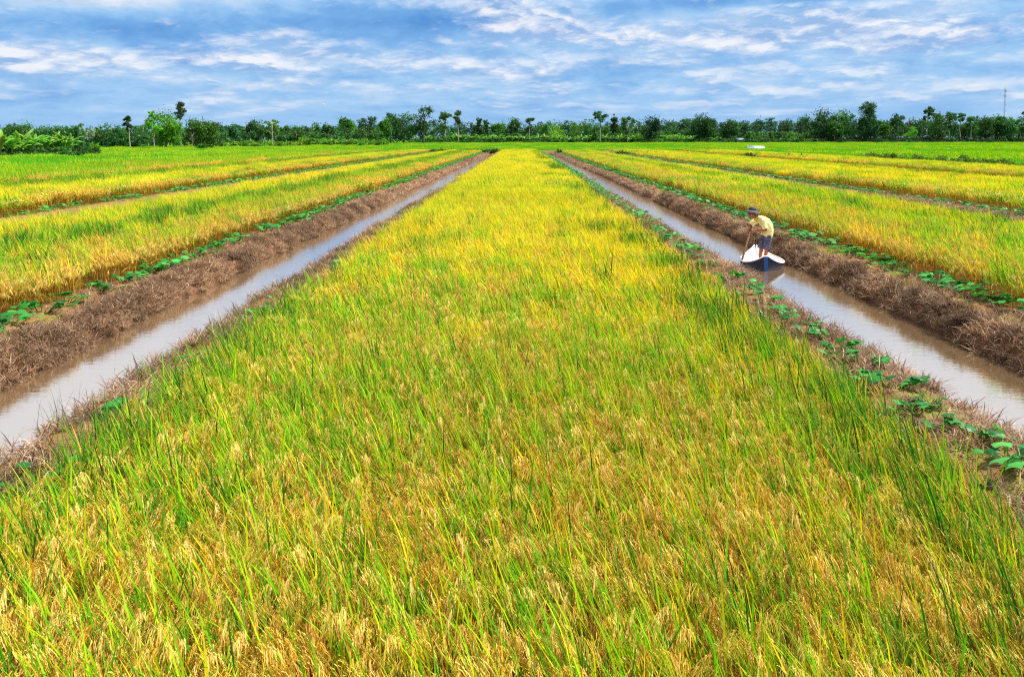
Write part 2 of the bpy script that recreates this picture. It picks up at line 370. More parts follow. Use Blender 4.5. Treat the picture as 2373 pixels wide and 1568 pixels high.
# ------------------------------------------------------------------ instancing (only for what nobody could count)
def make_scatter_group():
    ng = bpy.data.node_groups.new('scatter', 'GeometryNodeTree')
    ng.interface.new_socket('Geometry', in_out='INPUT', socket_type='NodeSocketGeometry')
    ng.interface.new_socket('Geometry', in_out='OUTPUT', socket_type='NodeSocketGeometry')
    n = lambda t: ng.nodes.new(t); L = ng.links.new
    gi = n('NodeGroupInput'); go = n('NodeGroupOutput')
    def attr(name, dt):
        a = n('GeometryNodeInputNamedAttribute'); a.data_type = dt; a.inputs['Name'].default_value = name
        return [s for s in a.outputs if s.enabled and s.name == 'Attribute'][0]
    pr = attr('proto', 'INT')
    cmp = n('FunctionNodeCompare'); cmp.data_type = 'INT'; cmp.operation = 'LESS_THAN'
    ins = [s for s in cmp.inputs if s.enabled]; L(pr, ins[0]); ins[1].default_value = 0
    sep = n('GeometryNodeSeparateGeometry'); sep.domain = 'POINT'
    L(gi.outputs[0], sep.inputs['Geometry']); L(cmp.outputs[0], sep.inputs['Selection'])
    sp = n('GeometryNodeSplitToInstances'); sp.domain = 'POINT'
    L(sep.outputs['Inverted'], sp.inputs[0]); L(pr, sp.inputs['Group ID'])
    ip = n('GeometryNodeInstanceOnPoints')
    L(sep.outputs['Selection'], ip.inputs['Points']); L(sp.outputs['Instances'], ip.inputs['Instance'])
    ip.inputs['Pick Instance'].default_value = True
    L(attr('pick', 'INT'), ip.inputs['Instance Index'])
    L(attr('rot', 'FLOAT_VECTOR'), ip.inputs['Rotation']); L(attr('scl', 'FLOAT_VECTOR'), ip.inputs['Scale'])
    L(ip.outputs[0], go.inputs[0])
    return ng
SCATTER = make_scatter_group()
def scatter(name, protos, pts, pick, rotz, scl, tint, mats, label, cat=None, tilt=None):
    """one object: the prototype pieces and their many copies"""
    mb = MB()
    for i, p in enumerate(protos): mb.merge(p, gid=i)
    n = len(pts)
    rot = np.zeros((n, 3)); rot[:, 2] = rotz
    if tilt is not None: rot[:, :2] = tilt
    scl = np.asarray(scl, float)
    if scl.ndim == 1: scl = np.repeat(scl[:, None], 3, 1)
    o = mb.build(name, mats, points=dict(co=np.asarray(pts), pick=np.asarray(pick), rot=rot, scl=scl, tint=np.asarray(tint)))
    md = o.modifiers.new('scatter', 'NODES'); md.node_group = SCATTER
    tag(o, label, cat, kind='stuff')
    return o

# ------------------------------------------------------------------ rice
GOLD = np.array([[.68, .48, .05], [.80, .62, .13], [.52, .32, .025], [.90, .77, .28], [.32, .14, .014], [.70, .54, .06]])
LIME = np.array([[.20, .50, .008], [.12, .40, .008], [.34, .57, .008], [.07, .26, .008]])
YELL = np.array([[.74, .64, .008], [.60, .62, .008], [.82, .64, .015], [.44, .58, .008]])
DARK = np.array([[.035, .15, .012], [.05, .20, .012], [.03, .11, .012], [.10, .30, .012]])
STRW = np.array([[.56, .36, .04], [.40, .21, .025], [.70, .48, .08]])
GREN = np.array([[.055, .33, .008], [.08, .39, .008], [.04, .26, .008], [.13, .44, .008]])
def pickc(pal, n, r, jit=0.16):
    return pal[r.integers(0, len(pal), n)] * (1 + (r.random((n, 1)) - .5) * 2 * jit)
def blades(mb, base, az, lean, bend, L, w, col, r, seg=4, mat=0):
    """many tapering leaf strips"""
    n = len(base); s = np.linspace(0, 1, seg + 1)
    th = lean[:, None] + bend[:, None] * s[None] ** 1.6
    ds = (L / seg)[:, None]
    hx = np.concatenate([np.zeros((n, 1)), np.cumsum((np.sin(th[:, :-1]) + np.sin(th[:, 1:])) / 2 * ds, 1)], 1)
    hz = np.concatenate([np.zeros((n, 1)), np.cumsum((np.cos(th[:, :-1]) + np.cos(th[:, 1:])) / 2 * ds, 1)], 1)
    p = base[:, None] + np.stack([hx * np.cos(az)[:, None], hx * np.sin(az)[:, None], hz], -1)
    wd = w[:, None] * np.interp(s, [0, .3, .7, 1], [.55, 1, .7, .04])[None]
    tw = az + pi / 2 + (r.random(n) - .5) * 1.6
    side = np.stack([np.cos(tw), np.sin(tw), (r.random(n) - .5) * .5], -1)
    A = p - side[:, None] * wd[..., None] / 2; B = p + side[:, None] * wd[..., None] / 2
    v = np.stack([A, B], 2).reshape(n, -1, 3)
    k = np.arange(seg) * 2
    q = np.stack([k, k + 1, k + 3, k + 2], 1)[None] + (np.arange(n) * (seg + 1) * 2)[:, None, None]
    c = np.repeat(col[:, None], (seg + 1) * 2, 1)
    g = np.interp(s, [0, 1], [0.85, 1.08])[None, :, None].repeat(2, 1).reshape(1, -1, 1) if False else 1.0
    mb.add(v.reshape(-1, 3), None, q.reshape(-1, 4), (c * g).reshape(-1, 3), mat)
def panicles(mb, base, az, lean, L, nst, gps, gl, gw, r, mat=1, pal=GOLD):
    """ripe ears: an arching stalk with a tassel of hanging strands, each a string of overlapping grains"""
    n = len(base); S = 6; s = np.linspace(0, 1, S + 1)
    droop = 1.1 + r.random(n) * .8
    th = lean[:, None] + droop[:, None] * s[None] ** 0.9
    ds = (L / S)[:, None]
    hx = np.concatenate([np.zeros((n, 1)), np.cumsum(np.sin(th[:, 1:]) * ds, 1)], 1); hz = np.concatenate([np.zeros((n, 1)), np.cumsum(np.cos(th[:, 1:]) * ds, 1)], 1)
    ca, sa = np.cos(az)[:, None], np.sin(az)[:, None]
    P = base[:, None] + np.stack([hx * ca, hx * sa, hz], -1)
    t = .15 + .85 * (np.arange(nst)[None] + r.random((n, nst))) / nst
    f = t * S; i = np.minimum(f.astype(int), S - 1); fr = (f - i)[..., None]; rows = np.arange(n)[:, None]
    p0 = P[rows, i] * (1 - fr) + P[rows, i + 1] * fr
    tan = P[rows, i + 1] - P[rows, i]; tan /= np.linalg.norm(tan, axis=-1, keepdims=True) + 1e-9
    hd = np.stack([ca * .30, sa * .30, -np.ones_like(ca)], -1) + r.normal(size=(n, nst, 3)) * np.array([.20, .20, .1])
    d = tan * .45 + hd * .8; d /= np.linalg.norm(d, axis=-1, keepdims=True)
    SL = (.055 + .075 * r.random((n, nst, 1)))
    k = (np.arange(gps) + .5) / gps
    q = p0[:, :, None] + d[:, :, None] * (SL[:, :, None] * k[None, None, :, None]) + np.array([0, 0, -1.0]) * (SL[:, :, None] * .35 * k[None, None, :, None] ** 2)
    q = q + r.normal(size=q.shape) * .0022
    dd = d[:, :, None] + np.array([0, 0, -.7]) * k[None, None, :, None] + r.normal(size=q.shape) * .16; dd /= np.linalg.norm(dd, axis=-1, keepdims=True)
    # each strand is a narrow tassel whose edges step out at every grain
    m = gps; N = n * nst; q = q.reshape(N, m, 3); dd = dd.reshape(N, m, 3)
    ref = r.normal(size=(N, 3)); ref[:, 2] *= .2; ref = np.repeat(ref[:, None], m, 1); side = np.cross(dd, ref); side /= np.linalg.norm(side, axis=-1, keepdims=True) + 1e-9
    prof = np.where(np.arange(m) % 2 == 0, 1.0, .62); prof[-1] = .12; prof[0] *= .7
    wd = (gw * (.75 + .5 * r.random((N, 1))) * prof[None])[..., None] / 2
    up = np.cross(side, dd); A = q - side * wd; B = q + side * wd; M = q + up * wd * .7
    v = np.stack([A, M, B], 2).reshape(-1, 3); kk = np.arange(m - 1) * 3
    Q = np.concatenate([np.stack([kk, kk + 1, kk + 4, kk + 3], 1), np.stack([kk + 1, kk + 2, kk + 5, kk + 4], 1)])[None] + (np.arange(N) * m * 3)[:, None, None]
    pc = np.repeat(pickc(pal, n, r, .12), nst, 0) * .4 + pickc(pal, N, r, .18) * .6
    c = np.repeat(pc[:, None], m, 1) * (.86 + .28 * r.random((N, m, 1)))
    mb.add(v, None, Q.reshape(-1, 4), np.repeat(c.reshape(-1, 3), 3, 0), mat)
def ear_dir(n, r):
    v = r.normal(size=(n, 2)) * .62 + np.array([.22, -.75]); return np.arctan2(v[:, 1], v[:, 0])
def lean_dir(n, r, strength=0.55):
    """mean wind lean towards -X, with scatter"""
    v = r.normal(size=(n, 2)) * 0.75 + np.array([-strength * 1.5, 0.1])
    return np.arctan2(v[:, 1], v[:, 0])
RICE = dict(  # blades per m2, ears per m2, blade palettes and their weights
    gold=dict(pal=(LIME, YELL, DARK), w=(.74, .08, .18), nb=0.62, ne=1.2),
    mixed=dict(pal=(LIME, YELL, DARK), w=(.76, .08, .16), nb=1.0, ne=1.0),
    lime=dict(pal=(LIME, YELL, DARK), w=(.76, .16, .08), nb=1.6, ne=.7),
    yellow=dict(pal=(YELL, LIME, STRW), w=(.78, .10, .12), nb=1.2, ne=1.0),
    dark=dict(pal=(DARK, LIME, STRW), w=(.78, .14, .08), nb=1.5, ne=.45),
    straw=dict(pal=(STRW, YELL, LIME), w=(.68, .22, .10), nb=.7, ne=1.5),
    green=dict(pal=(GREN, LIME, YELL), w=(.72, .22, .06), nb=2.0, ne=0.0))
def rice_patch(kind, size, lod, r):
    k = RICE[kind]; mb = MB(); A = size * size
    eb, ee, sw = {0: (400, 215, 90), 1: (185, 180, 60), 2: (130, 110, 25), 3: (48, 26, 6)}[lod]
    wf = {0: 1.0, 1: 1.25, 2: 2.1, 3: 4.5}[lod]
    nb = max(2, int(eb * k['nb'] * A)); ne = int(round(ee * k['ne'] * A)); ns = int(sw * A)
    def pts(n, z0, z1): return np.stack([(r.random(n) - .5) * size, (r.random(n) - .5) * size, z0 + r.random(n) * (z1 - z0)], 1)
    seg = {0: 5, 1: 3, 2: 2, 3: 2}[lod]
    ch = r.choice(3, nb, p=k['w']); col = np.zeros((nb, 3))
    for i in range(3): col[ch == i] = pickc(k['pal'][i], int((ch == i).sum()), r)
    tall = 0.10 if kind == 'dark' else 0.0
    hb = pts(nb, .34, .56) if kind != 'green' else pts(nb, .05, .3)
    blades(mb, hb, lean_dir(nb, r, .75), np.abs(r.normal(size=nb)) * .2 + .1, r.random(nb) * .7, (.28 + .30 * r.random(nb) ** 1.3 + tall) * (1.1 if lod else 1), (.0055 + .009 * r.random(nb) ** 1.5) * wf * (1.0 if lod == 0 else 1.2), col, r, seg)
    if ne:
        base = pts(ne, .48, .72)
        if lod <= 1:
            nst, gps, gs = {0: (13, 7, 1.0), 1: (8, 4, 1.5)}[lod]
            panicles(mb, base, ear_dir(ne, r), .2 + r.random(ne) * .5, .15 + .08 * r.random(ne), nst, gps, 0, .006 * gs, r)
        else:
            blades(mb, base, ear_dir(ne, r), r.random(ne) * .5 + .3, 1.2 + r.random(ne), .2 + .08 * r.random(ne), (.02 + .01 * r.random(ne)) * (1 if lod == 2 else 2.1), pickc(GOLD, ne, r), r, 3, 1)
    if ns:   # stalks down to the ground and dry lower leaves
        b = pts(ns, 0, .05)
        blades(mb, b, lean_dir(ns, r, .2), np.abs(r.normal(size=ns)) * .1, r.random(ns) * .15, .5 + .2 * r.random(ns), (.006 + .004 * r.random(ns)) * wf * 1.2, pickc(STRW if kind != 'green' else GREN, ns, r) * .8, r, 2)
        n2 = ns // 2
        if n2 and kind != 'green': blades(mb, pts(n2, .15, .45), r.random(n2) * 6.28, .3 + r.random(n2) * .5, .6 + r.random(n2), .2 + .15 * r.random(n2), (.007 + .004 * r.random(n2)) * wf, pickc(np.concatenate([STRW, YELL, GOLD]), n2, r), r, 3 if lod < 2 else 2)
    return mb
NV = {0: 6, 1: 4, 2: 3, 3: 3}
SIZE = {0: .24, 1: .5, 2: 1.1, 3: 3.2}
_cache = {}
def rice_protos(kinds, lods):
    out = []; index = {}
    for l in lods:
        for k in kinds:
            if (k, l) not in _cache:
                r = np.random.default_rng(hash((len(k), l, sum(map(ord, k)))) % 2 ** 31)
                _cache[(k, l)] = [rice_patch(k, SIZE[l], l, r) for _ in range(NV[l])]
            index[(k, l)] = len(out); out += _cache[(k, l)]
    return out, index
def rice_field(label, x0, x1, y0, y1, kinds, choose, lodf, cat='rice', dens=1.0, hs=1.0):
    """choose(X,Y,rand) -> index into kinds; lodf: [(Ymax, lod)]"""
    lods = sorted({l for _, l in lodf}); protos, idx = rice_protos(kinds, lods)
    P = []; PK = []; SC_ = []; TI = []; RZ = []
    ya = y0
    for ymax, l in lodf:
        yb = min(ymax, y1)
        if yb <= ya: continue
        st = SIZE[l] * {0: .80, 1: .82, 2: .85, 3: .9}[l] / math.sqrt(dens)
        nx = max(1, int(round((x1 - x0) / st))); ny = max(1, int(round((yb - ya) / st)))
        X, Y = np.meshgrid(x0 + (np.arange(nx) + .5) * (x1 - x0) / nx, ya + (np.arange(ny) + .5) * (yb - ya) / ny)
        X = X.ravel() + (rng.random(X.size) - .5) * st * .8; Y = Y.ravel() + (rng.random(Y.size) - .5) * st * .8
        # keep the far out-of-frame corners empty
        keep = np.abs(X) < (Y + 2.0) * 0.70 + 2.5
        X, Y = X[keep], Y[keep]; n = len(X)
        kk = choose(X, Y, rng.random(n)); pick = np.zeros(n, int)
        for i, kd in enumerate(kinds): pick[kk == i] = idx[(kd, l)]
        pick = pick + rng.integers(0, NV[l], n)
        b = 0.86 + .28 * fbm(X * .35 + 50, Y * .35, 3) + (rng.random(n) - .5) * .12
        hue = (fbm(X * .15 + 8, Y * .10, 2) - .5) * .3
        P.append(np.stack([X, Y, ground_h(X, Y, False)], 1)); PK.append(pick)
        hgt = hs * (0.9 + .22 * fbm(X * .25 + 3, Y * .25 + 11, 3) + (rng.random(n) - .5) * .1)
        SC_.append(np.stack([np.ones(n), np.ones(n), hgt], 1)); TI.append(np.stack([b * (1 + hue), b, b], 1)); RZ.append((rng.random(n) - .5) * 1.3)
        ya = yb
    return scatter('rice', protos, np.concatenate(P), np.concatenate(PK), np.concatenate(RZ), np.concatenate(SC_), np.concatenate(TI), [M_BLADE, M_GRAIN], label, cat)

def choose_center(X, Y, u):   # gold, mixed, lime, yellow, dark, straw
    n = fbm(X * .55 + 2, Y * .30 + 4, 3); n2 = fbm(X * 1.4, Y * .9, 2)
    far = sstep(9, 24, Y + (n2 - .5) * 12 + X * .8)
    near = 1 - sstep(4.5, 8.0, Y)
    lime = sstep(.44, .62, n)
    w = np.stack([.55 + near * .5 - lime * .35, np.full_like(n, .5), .15 + .8 * lime * (1 - near * .6), far * 3.2, .03 + 0 * n, .1 + .1 * near], 1)
    w[:, :3] *= (1 - .8 * far)[:, None]
    e = sstep(1.9, 3.0, X + (n2 - .5) * 2.0) * (.4 + 1.2 * sstep(.40, .62, fbm(X * .2, Y * .16 + 3, 2)))
    w[:, 4] += e * 1.1 + 2.4 * sstep(2.2, 3.0, X) * (1 - sstep(9, 15, Y))
    w[:, 4] += (1 - sstep(-3.4, -2.6, X)) * .8 * (Y < 12)
    cw = np.cumsum(np.clip(w, 0.001, None), 1); cw /= cw[:, -1:]
    return (u[:, None] > cw).sum(1)
KC = ['gold', 'mixed', 'lime', 'yellow', 'dark', 'straw']
rice_field('ripe yellow and lime rice in the middle field between the two canals', -3.5, 3.3, 1.6, 178.5, KC, choose_center, [(11.0, 0), (42, 1), (999, 2)], hs=.83)
def choose_side(edge, sgn, w_straw, greens, w_far):
    """straw-gold face on the canal side, then green streaks and yellow"""
    def f(X, Y, u):
        d = (X - edge) * sgn; n = fbm(X * .5 + 20, Y * .22 + 9, 3); n2 = fbm(X * 1.2 + 5, Y * .8, 2); dd = d + (n2 - .5) * 1.2
        s = 1 - sstep(w_straw * .7, w_straw * 1.3, dd)
        g = np.zeros_like(d)
        for a, b, amp in greens: g += amp * sstep(a - .3, a + .3, dd) * (1 - sstep(b - .4, b + .4, dd))
        w = np.stack([1.5 * s + .4, .35 + .0 * d, .12 + g * 1.0 + .5 * sstep(.5, .65, n), w_far * (1 - s) * 1.5 * (1 - np.clip(g, 0, 1)) + .05, .01 + g * .9, 2.2 * s + .12], 1)
        cw = np.cumsum(np.clip(w, 0.001, None), 1); cw /= cw[:, -1:]
        return (u[:, None] > cw).sum(1)
    return f
rice_field('strip of rice beyond the left canal, gold front edge and a dark green streak', -14.8, -8.6, 5.0, 178, KC, choose_side(-8.6, -1, 1.9, [(2.0, 3.4, 1.8)], 1.6), [(40, 1), (999, 2)], hs=.82)
rice_field('strip of rice beyond the right canal, gold front and lime patches', 8.7, 14.9, 5.0, 178, KC, choose_side(8.7, 1, 2.4, [(3.2, 4.4, .35)], .5), [(40, 1), (999, 2)], hs=.80)
rice_field('second rice strip from the left canal, brown gold front and yellow top', -27, -19.8, 22, 178, KC, choose_side(-19.8, -1, 1.2, [(5.2, 7.2, 1.3)], 1.3), [(999, 2)], hs=.82)
rice_field('second rice strip from the right canal, yellow behind a gold front', 19.8, 30.3, 22, 178, KC, choose_side(19.8, 1, 1.8, [(8.5, 9.4, .4)], 1.6), [(999, 2)], hs=.82)
rice_field('third rice strip from the right canal, brown gold front below the hedge', 35.7, 44.4, 44, 178, KC, choose_side(35.7, 1, 1.6, [(2.5, 3.5, .3)], 1.5), [(999, 2)], hs=.82)
KG = ['green', 'lime', 'gold', 'straw']
def choose_left_green(X, Y, u):
    n = fbm(X * .4, Y * .12, 3)
    st = np.maximum(np.exp(-((X + 30.2) / .9) ** 2), .75 * np.exp(-((X + 36.5) / .6) ** 2) * sstep(.4, .6, fbm(Y * .07, X * 0 + 2, 2))) * (1 - sstep(150, 180, Y))
    w = np.stack([1.2 - st, .3 + .8 * sstep(.5, .7, n), 1.6 * st, 2.2 * st], 1)
    cw = np.cumsum(np.clip(w, 0.001, None), 1); cw /= cw[:, -1:]
    return (u[:, None] > cw).sum(1)
rice_field('young green rice on the far left with thin orange streaks', -42, -28.5, 32, 178, KG, choose_left_green, [(999, 2)], hs=.95)
def choose_green(X, Y, u): return np.where(u < .93 - .25 * sstep(.5, .7, fbm(X * .05, Y * .03, 3)), 0, 1)
rice_field('wide green rice reaching to the left tree line', -135, -42, 50, 215, KG[:2], choose_green, [(999, 3)], hs=.95)
rice_field('wide bright green rice field right of the hedge', 46.4, 330, 50, 425, KG[:2], choose_green, [(999, 3)], hs=.95)
rice_field('green rice beyond the far ends of the canals', -150, 46.4, 183, 392, KG[:2], choose_green, [(999, 3)], hs=.95)

# ------------------------------------------------------------------ dead straw on the muddy banks
BROWN = np.array([[.33, .20, .115], [.46, .31, .19], [.20, .11, .06], [.62, .49, .36], [.28, .165, .095], [.10, .055, .035], [.24, .13, .08]])
def straw_clump(size, n, wf, r, tall=0.0):
    mb = MB()
    p = np.stack([(r.random(n) - .5) * size, (r.random(n) - .5) * size, -0.02 + r.random(n) * .05], 1)
    blades(mb, p, r.random(n) * 6.28, .5 + r.random(n) * .9 - tall, .5 + r.random(n) * 1.3, .09 + .22 * r.random(n) ** 2 + tall * .1, (.005 + .007 * r.random(n)) * wf, pickc(BROWN, n, r, .25), r, 3)
    return mb
def bank_straw(label, bands, y0, y1):
    r = np.random.default_rng(abs(hash(len(label))) % 1000)
    near = [straw_clump(.34, 95, 1.0, r) for _ in range(5)] + [straw_clump(.3, 50, 1.0, r, .25) for _ in range(2)]
    far = [straw_clump(1.0, 90, 3.2, r) for _ in range(4)]
    P = []; K_ = []; S = []; T = []
    for (xa, xb, dn) in bands:
        for (ya, yb, st, lst) in [(y0, min(45, y1), .118, 0), (max(45, y0), y1, .5, 1)]:
            if yb <= ya: continue
            n = int(abs(xb - xa) * (yb - ya) / st ** 2 * dn * (1 if lst == 0 else .8))
            X = xa + (xb - xa) * r.random(n); Y = ya + (yb - ya) * r.random(n)
            pt = fbm(X * 1.1 + 4, Y * .8, 3); k = (r.random(n) < sstep(.30, .55, pt) * .55 + .45) & (np.abs(X) < (Y + 2) * .7 + 1.5)
            X, Y = X[k], Y[k]; n = len(X); z = ground_h(X, Y); ok = z > 0.0; X, Y, z = X[ok], Y[ok], z[ok]; n = len(X)
            P.append(np.stack([X, Y, z], 1)); K_.append(r.integers(0, 7, n) if lst == 0 else 7 + r.integers(0, 4, n))
            S.append(.6 + .5 * r.random(n)); b = np.clip(.12 + 1.5 * fbm(X * 1.5 + 70, Y * 1.3, 4), .25, 1.5); T.append(np.stack([b, b * .97, b * .92], 1))  # noise tint paints the dark of hollows into the straw colour
    P = np.concatenate(P); n = len(P)
    scatter('dead_straw', near + far, P, np.concatenate(K_), r.random(n) * 6.28, np.concatenate(S), np.concatenate(T), [M_STRAW], label, 'straw', tilt=(r.random((n, 2)) - .5) * .6)
bank_straw('matted dead straw on the far bank of the left canal', [(-7.85, -7.08, 1.5), (-8.5, -7.8, .16)], 5, 177)
bank_straw('matted grey brown straw on the bank beyond the boat', [(7.3, 7.85, 1.7), (7.8, 8.6, .16)], 5, 177)
bank_straw('thin dry straw on the middle field banks', [(4.75, 5.22, .6), (-5.2, -4.65, .6), (3.4, 4.75, .28), (-4.7, -3.6, .34)], 3, 177)
bank_straw('pale dry straw on the outer right bank', [(17.9, 18.6, 1.0), (18.6, 19.6, .3)], 22, 177)

def bank_grass():
    r = np.random.default_rng(91); protos = []
    for k in range(5):
        mb = MB(); n = 34; p = np.stack([r.normal(size=n) * .09, r.normal(size=n) * .13, np.full(n, -.01)], 1)
        blades(mb, p, r.random(n) * 6.28, .3 + np.abs(r.normal(size=n)) * .5, r.random(n) * .9, .05 + .12 * r.random(n), .004 + .006 * r.random(n), pickc(np.concatenate([LIME, GREN, STRW[:1]]), n, r, .2) * .8, r, 3); protos.append(mb)
    P = []
    for xa, xb, dn in [(3.3, 4.7, 5.0), (-4.7, -3.5, 6.0), (7.9, 8.8, 3.5), (-8.8, -7.8, 2.5), (5.1, 5.4, 1.2), (-5.5, -5.1, 1.6), (18.7, 19.8, 2.0), (-19.8, -18.7, 2.0)]:
        y1 = 90; n = int((xb - xa) * (y1 - 3) * dn); X = xa + (xb - xa) * r.random(n); Y = 3 + (y1 - 3) * r.random(n)
        k = (r.random(n) < sstep(.42, .62, fbm(X * .9 + 33, Y * .6, 3)) * .9 + .1) & (np.abs(X) < (Y + 2) * .7 + 1.5); P.append(np.stack([X[k], Y[k], ground_h(X[k], Y[k])], 1))
    P = np.concatenate(P); n = len(P); b = .8 + .4 * r.random((n, 1))
    scatter('bank_grass', protos, P, r.integers(0, 5, n), r.random(n) * 6.28, .7 + .9 * r.random(n), np.tile(b, (1, 3)), [M_BLADE], 'short green grass sprouting along the crests of the banks', 'grass')
bank_grass()

# ------------------------------------------------------------------ squash plants in rows on the banks
SQ = np.array([srgb(62, 176, 66), srgb(44, 148, 52), srgb(92, 196, 80), srgb(36, 124, 44)]) * .72
def squash_leaf(mb, c, rad, nrm, az, col, r):
    m = 15; th = np.arange(m) * 2 * pi / m
    rr = rad * (1 + .13 * np.cos(5 * th) + .05 * r.normal(size=m)); rr[0] *= .45
    u = np.array([cos(az), sin(az), 0]); w = np.cross(nrm, u); w /= np.linalg.norm(w); u = np.cross(w, nrm)
    ring = c + rr[:, None] * (np.cos(th)[:, None] * u + np.sin(th)[:, None] * w) - nrm * (rad * (.18 + .12 * np.cos(5 * th))[:, None])
    inner = c + .5 * rr[:, None] * (np.cos(th)[:, None] * u + np.sin(th)[:, None] * w) - nrm * rad * .02
    v = np.concatenate([[c - nrm * rad * .1], inner, ring]); k = np.arange(m); k2 = (k + 1) % m
    tri = np.stack([np.zeros(m, int), 1 + k, 1 + k2], 1); qd = np.stack([1 + k, 1 + m + k, 1 + m + k2, 1 + k2], 1)
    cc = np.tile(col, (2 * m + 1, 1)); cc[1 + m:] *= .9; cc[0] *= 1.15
    mb.add(v, tri, qd, cc)
def squash_plant(r, n, spread=.36, lift=.12):
    leaves = []; st = MB()
    for i in range(n):
        a = r.random() * 6.28; d = spread * math.sqrt(r.random()); h = lift * (.55 + .8 * r.random())
        c = np.array([d * cos(a) * .6, d * sin(a) * 1.5, h]); nr = np.array([r.normal() * .3, r.normal() * .3 - .1, 1]); nr /= np.linalg.norm(nr)
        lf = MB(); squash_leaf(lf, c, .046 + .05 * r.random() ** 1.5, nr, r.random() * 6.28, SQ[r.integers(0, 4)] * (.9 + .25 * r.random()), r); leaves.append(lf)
        b = np.array([c[0] * .25, c[1] * .35, -.03]); tube(st, [b, (b + c) / 2 + [0, 0, .02], c - nr * .01], [.007, .006, .004], srgb(96, 140, 60), 5)
    return leaves, st
r_ = np.random.default_rng(21)
SQ_NEAR = [squash_plant(r_, k) for k in (12, 16, 10, 18, 14)]
SQ_MESH = []
for lv, st in SQ_NEAR:
    SQ_MESH.append(([l.mesh('leaf', [M_SQUASH]) for l in lv], st.mesh('stem', [M_PLAIN])))
SQ_FAR = []
for k in (15, 18, 12, 16):
    lv, st = squash_plant(r_, k, .34); mb = MB()
    for l in lv: mb.merge(l)
    mb.merge(st); SQ_FAR.append(mb)
SQ_FAR_ME = [m.mesh('squash_plant', [M_SQUASH]) for m in SQ_FAR]
ROWS = [  # x, first y, last individual y, step, keep, where the row runs, parts up to
    (-8.38, 10.6, 62, 1.02, .93, "on the left canal's far bank", 30),
    (8.42, 10.2, 62, 1.0, .94, "on the right canal's far bank", 30),
    (4.42, 5.2, 62, .95, .93, "between middle rice and right canal", 26),
    (-19.3, 27.5, 70, 1.25, .85, "on the second bank on the left", 0),
    (19.2, 27.5, 70, 1.2, .92, "on the second bank on the right", 0)]
far_pts = []
def add_squash(x, y, label, group, parts, r):
    z = float(ground_h(x, y)); sc = (.8 if abs(x) < 5 else 1.1) + .4 * r.random()
    rz = r.random() * 6.28
    if parts:
        e = empty('squash_plant', (x, y, z), rz); e.scale = (sc,) * 3; i = r.integers(0, len(SQ_MESH)); lm, sm = SQ_MESH[i]
        for me in lm:
            o = bpy.data.objects.new('leaf', me); C.objects.link(o); o.parent = e
        o = bpy.data.objects.new('stem', sm); C.objects.link(o); o.parent = e
    else:
        e = bpy.data.objects.new('squash_plant', SQ_FAR_ME[r.integers(0, len(SQ_FAR_ME))]); C.objects.link(e); e.location = (x, y, z); e.rotation_euler = (0, 0, rz); e.scale = (sc,) * 3
    tag(e, label, 'squash plant', group)
for x, ya, yb, stp, keep, where, py in ROWS:
    y = ya; i = 0; grp = 'squash plants ' + where
    while y < yb:
        if r_.random() < keep:
            near = y < py
            if i < 12 and near: lab = f'green squash plant {where}, {ORD[i]} from the near end'
            elif i < 3: lab = f'low squash plant {where}, {ORD[i]} from the near end'
            else: lab = f'small squash plant far along the row {where}'
            add_squash(x + r_.normal() * .07, y, lab, grp, near, r_); i += 1
        y += stp * (.75 + .5 * r_.random())
    while y < 176:
        far_pts.append((x + r_.normal() * .08, y)); y += stp * (.45 + .4 * r_.random())
y = 46.0
while y < 175:
    far_pts += [(35.0 + r_.normal() * .1, y)]; y += .8 + .5 * r_.random()
for i, (x, y, n_) in enumerate([(-4.2, 6.7, 'nearest one'), (-4.2, 8.6, 'second nearest'), (-4.15, 10.6, 'third nearest'),
                                (-4.2, 13.6, 'fourth nearest'), (-4.2, 14.5, 'fifth nearest'), (-4.15, 18.5, 'farthest one')]):
    add_squash(x, y, f'squash plant beside the left edge of the middle rice, {n_}', 'squash plants on the left edge of the middle rice', True, r_)
n = len(far_pts); fp = np.array(far_pts); tb = .8 + .4 * r_.random((n, 1))
scatter('squash_plants', SQ_FAR, np.stack([fp[:, 0], fp[:, 1], ground_h(fp[:, 0], fp[:, 1])], 1), r_.integers(0, 4, n), r_.random(n) * 6.28, 1.0 + .5 * r_.random(n), np.tile(tb, (1, 3)), [M_SQUASH_I],
        'far green lines of squash plants running along all the banks', 'squash plants')

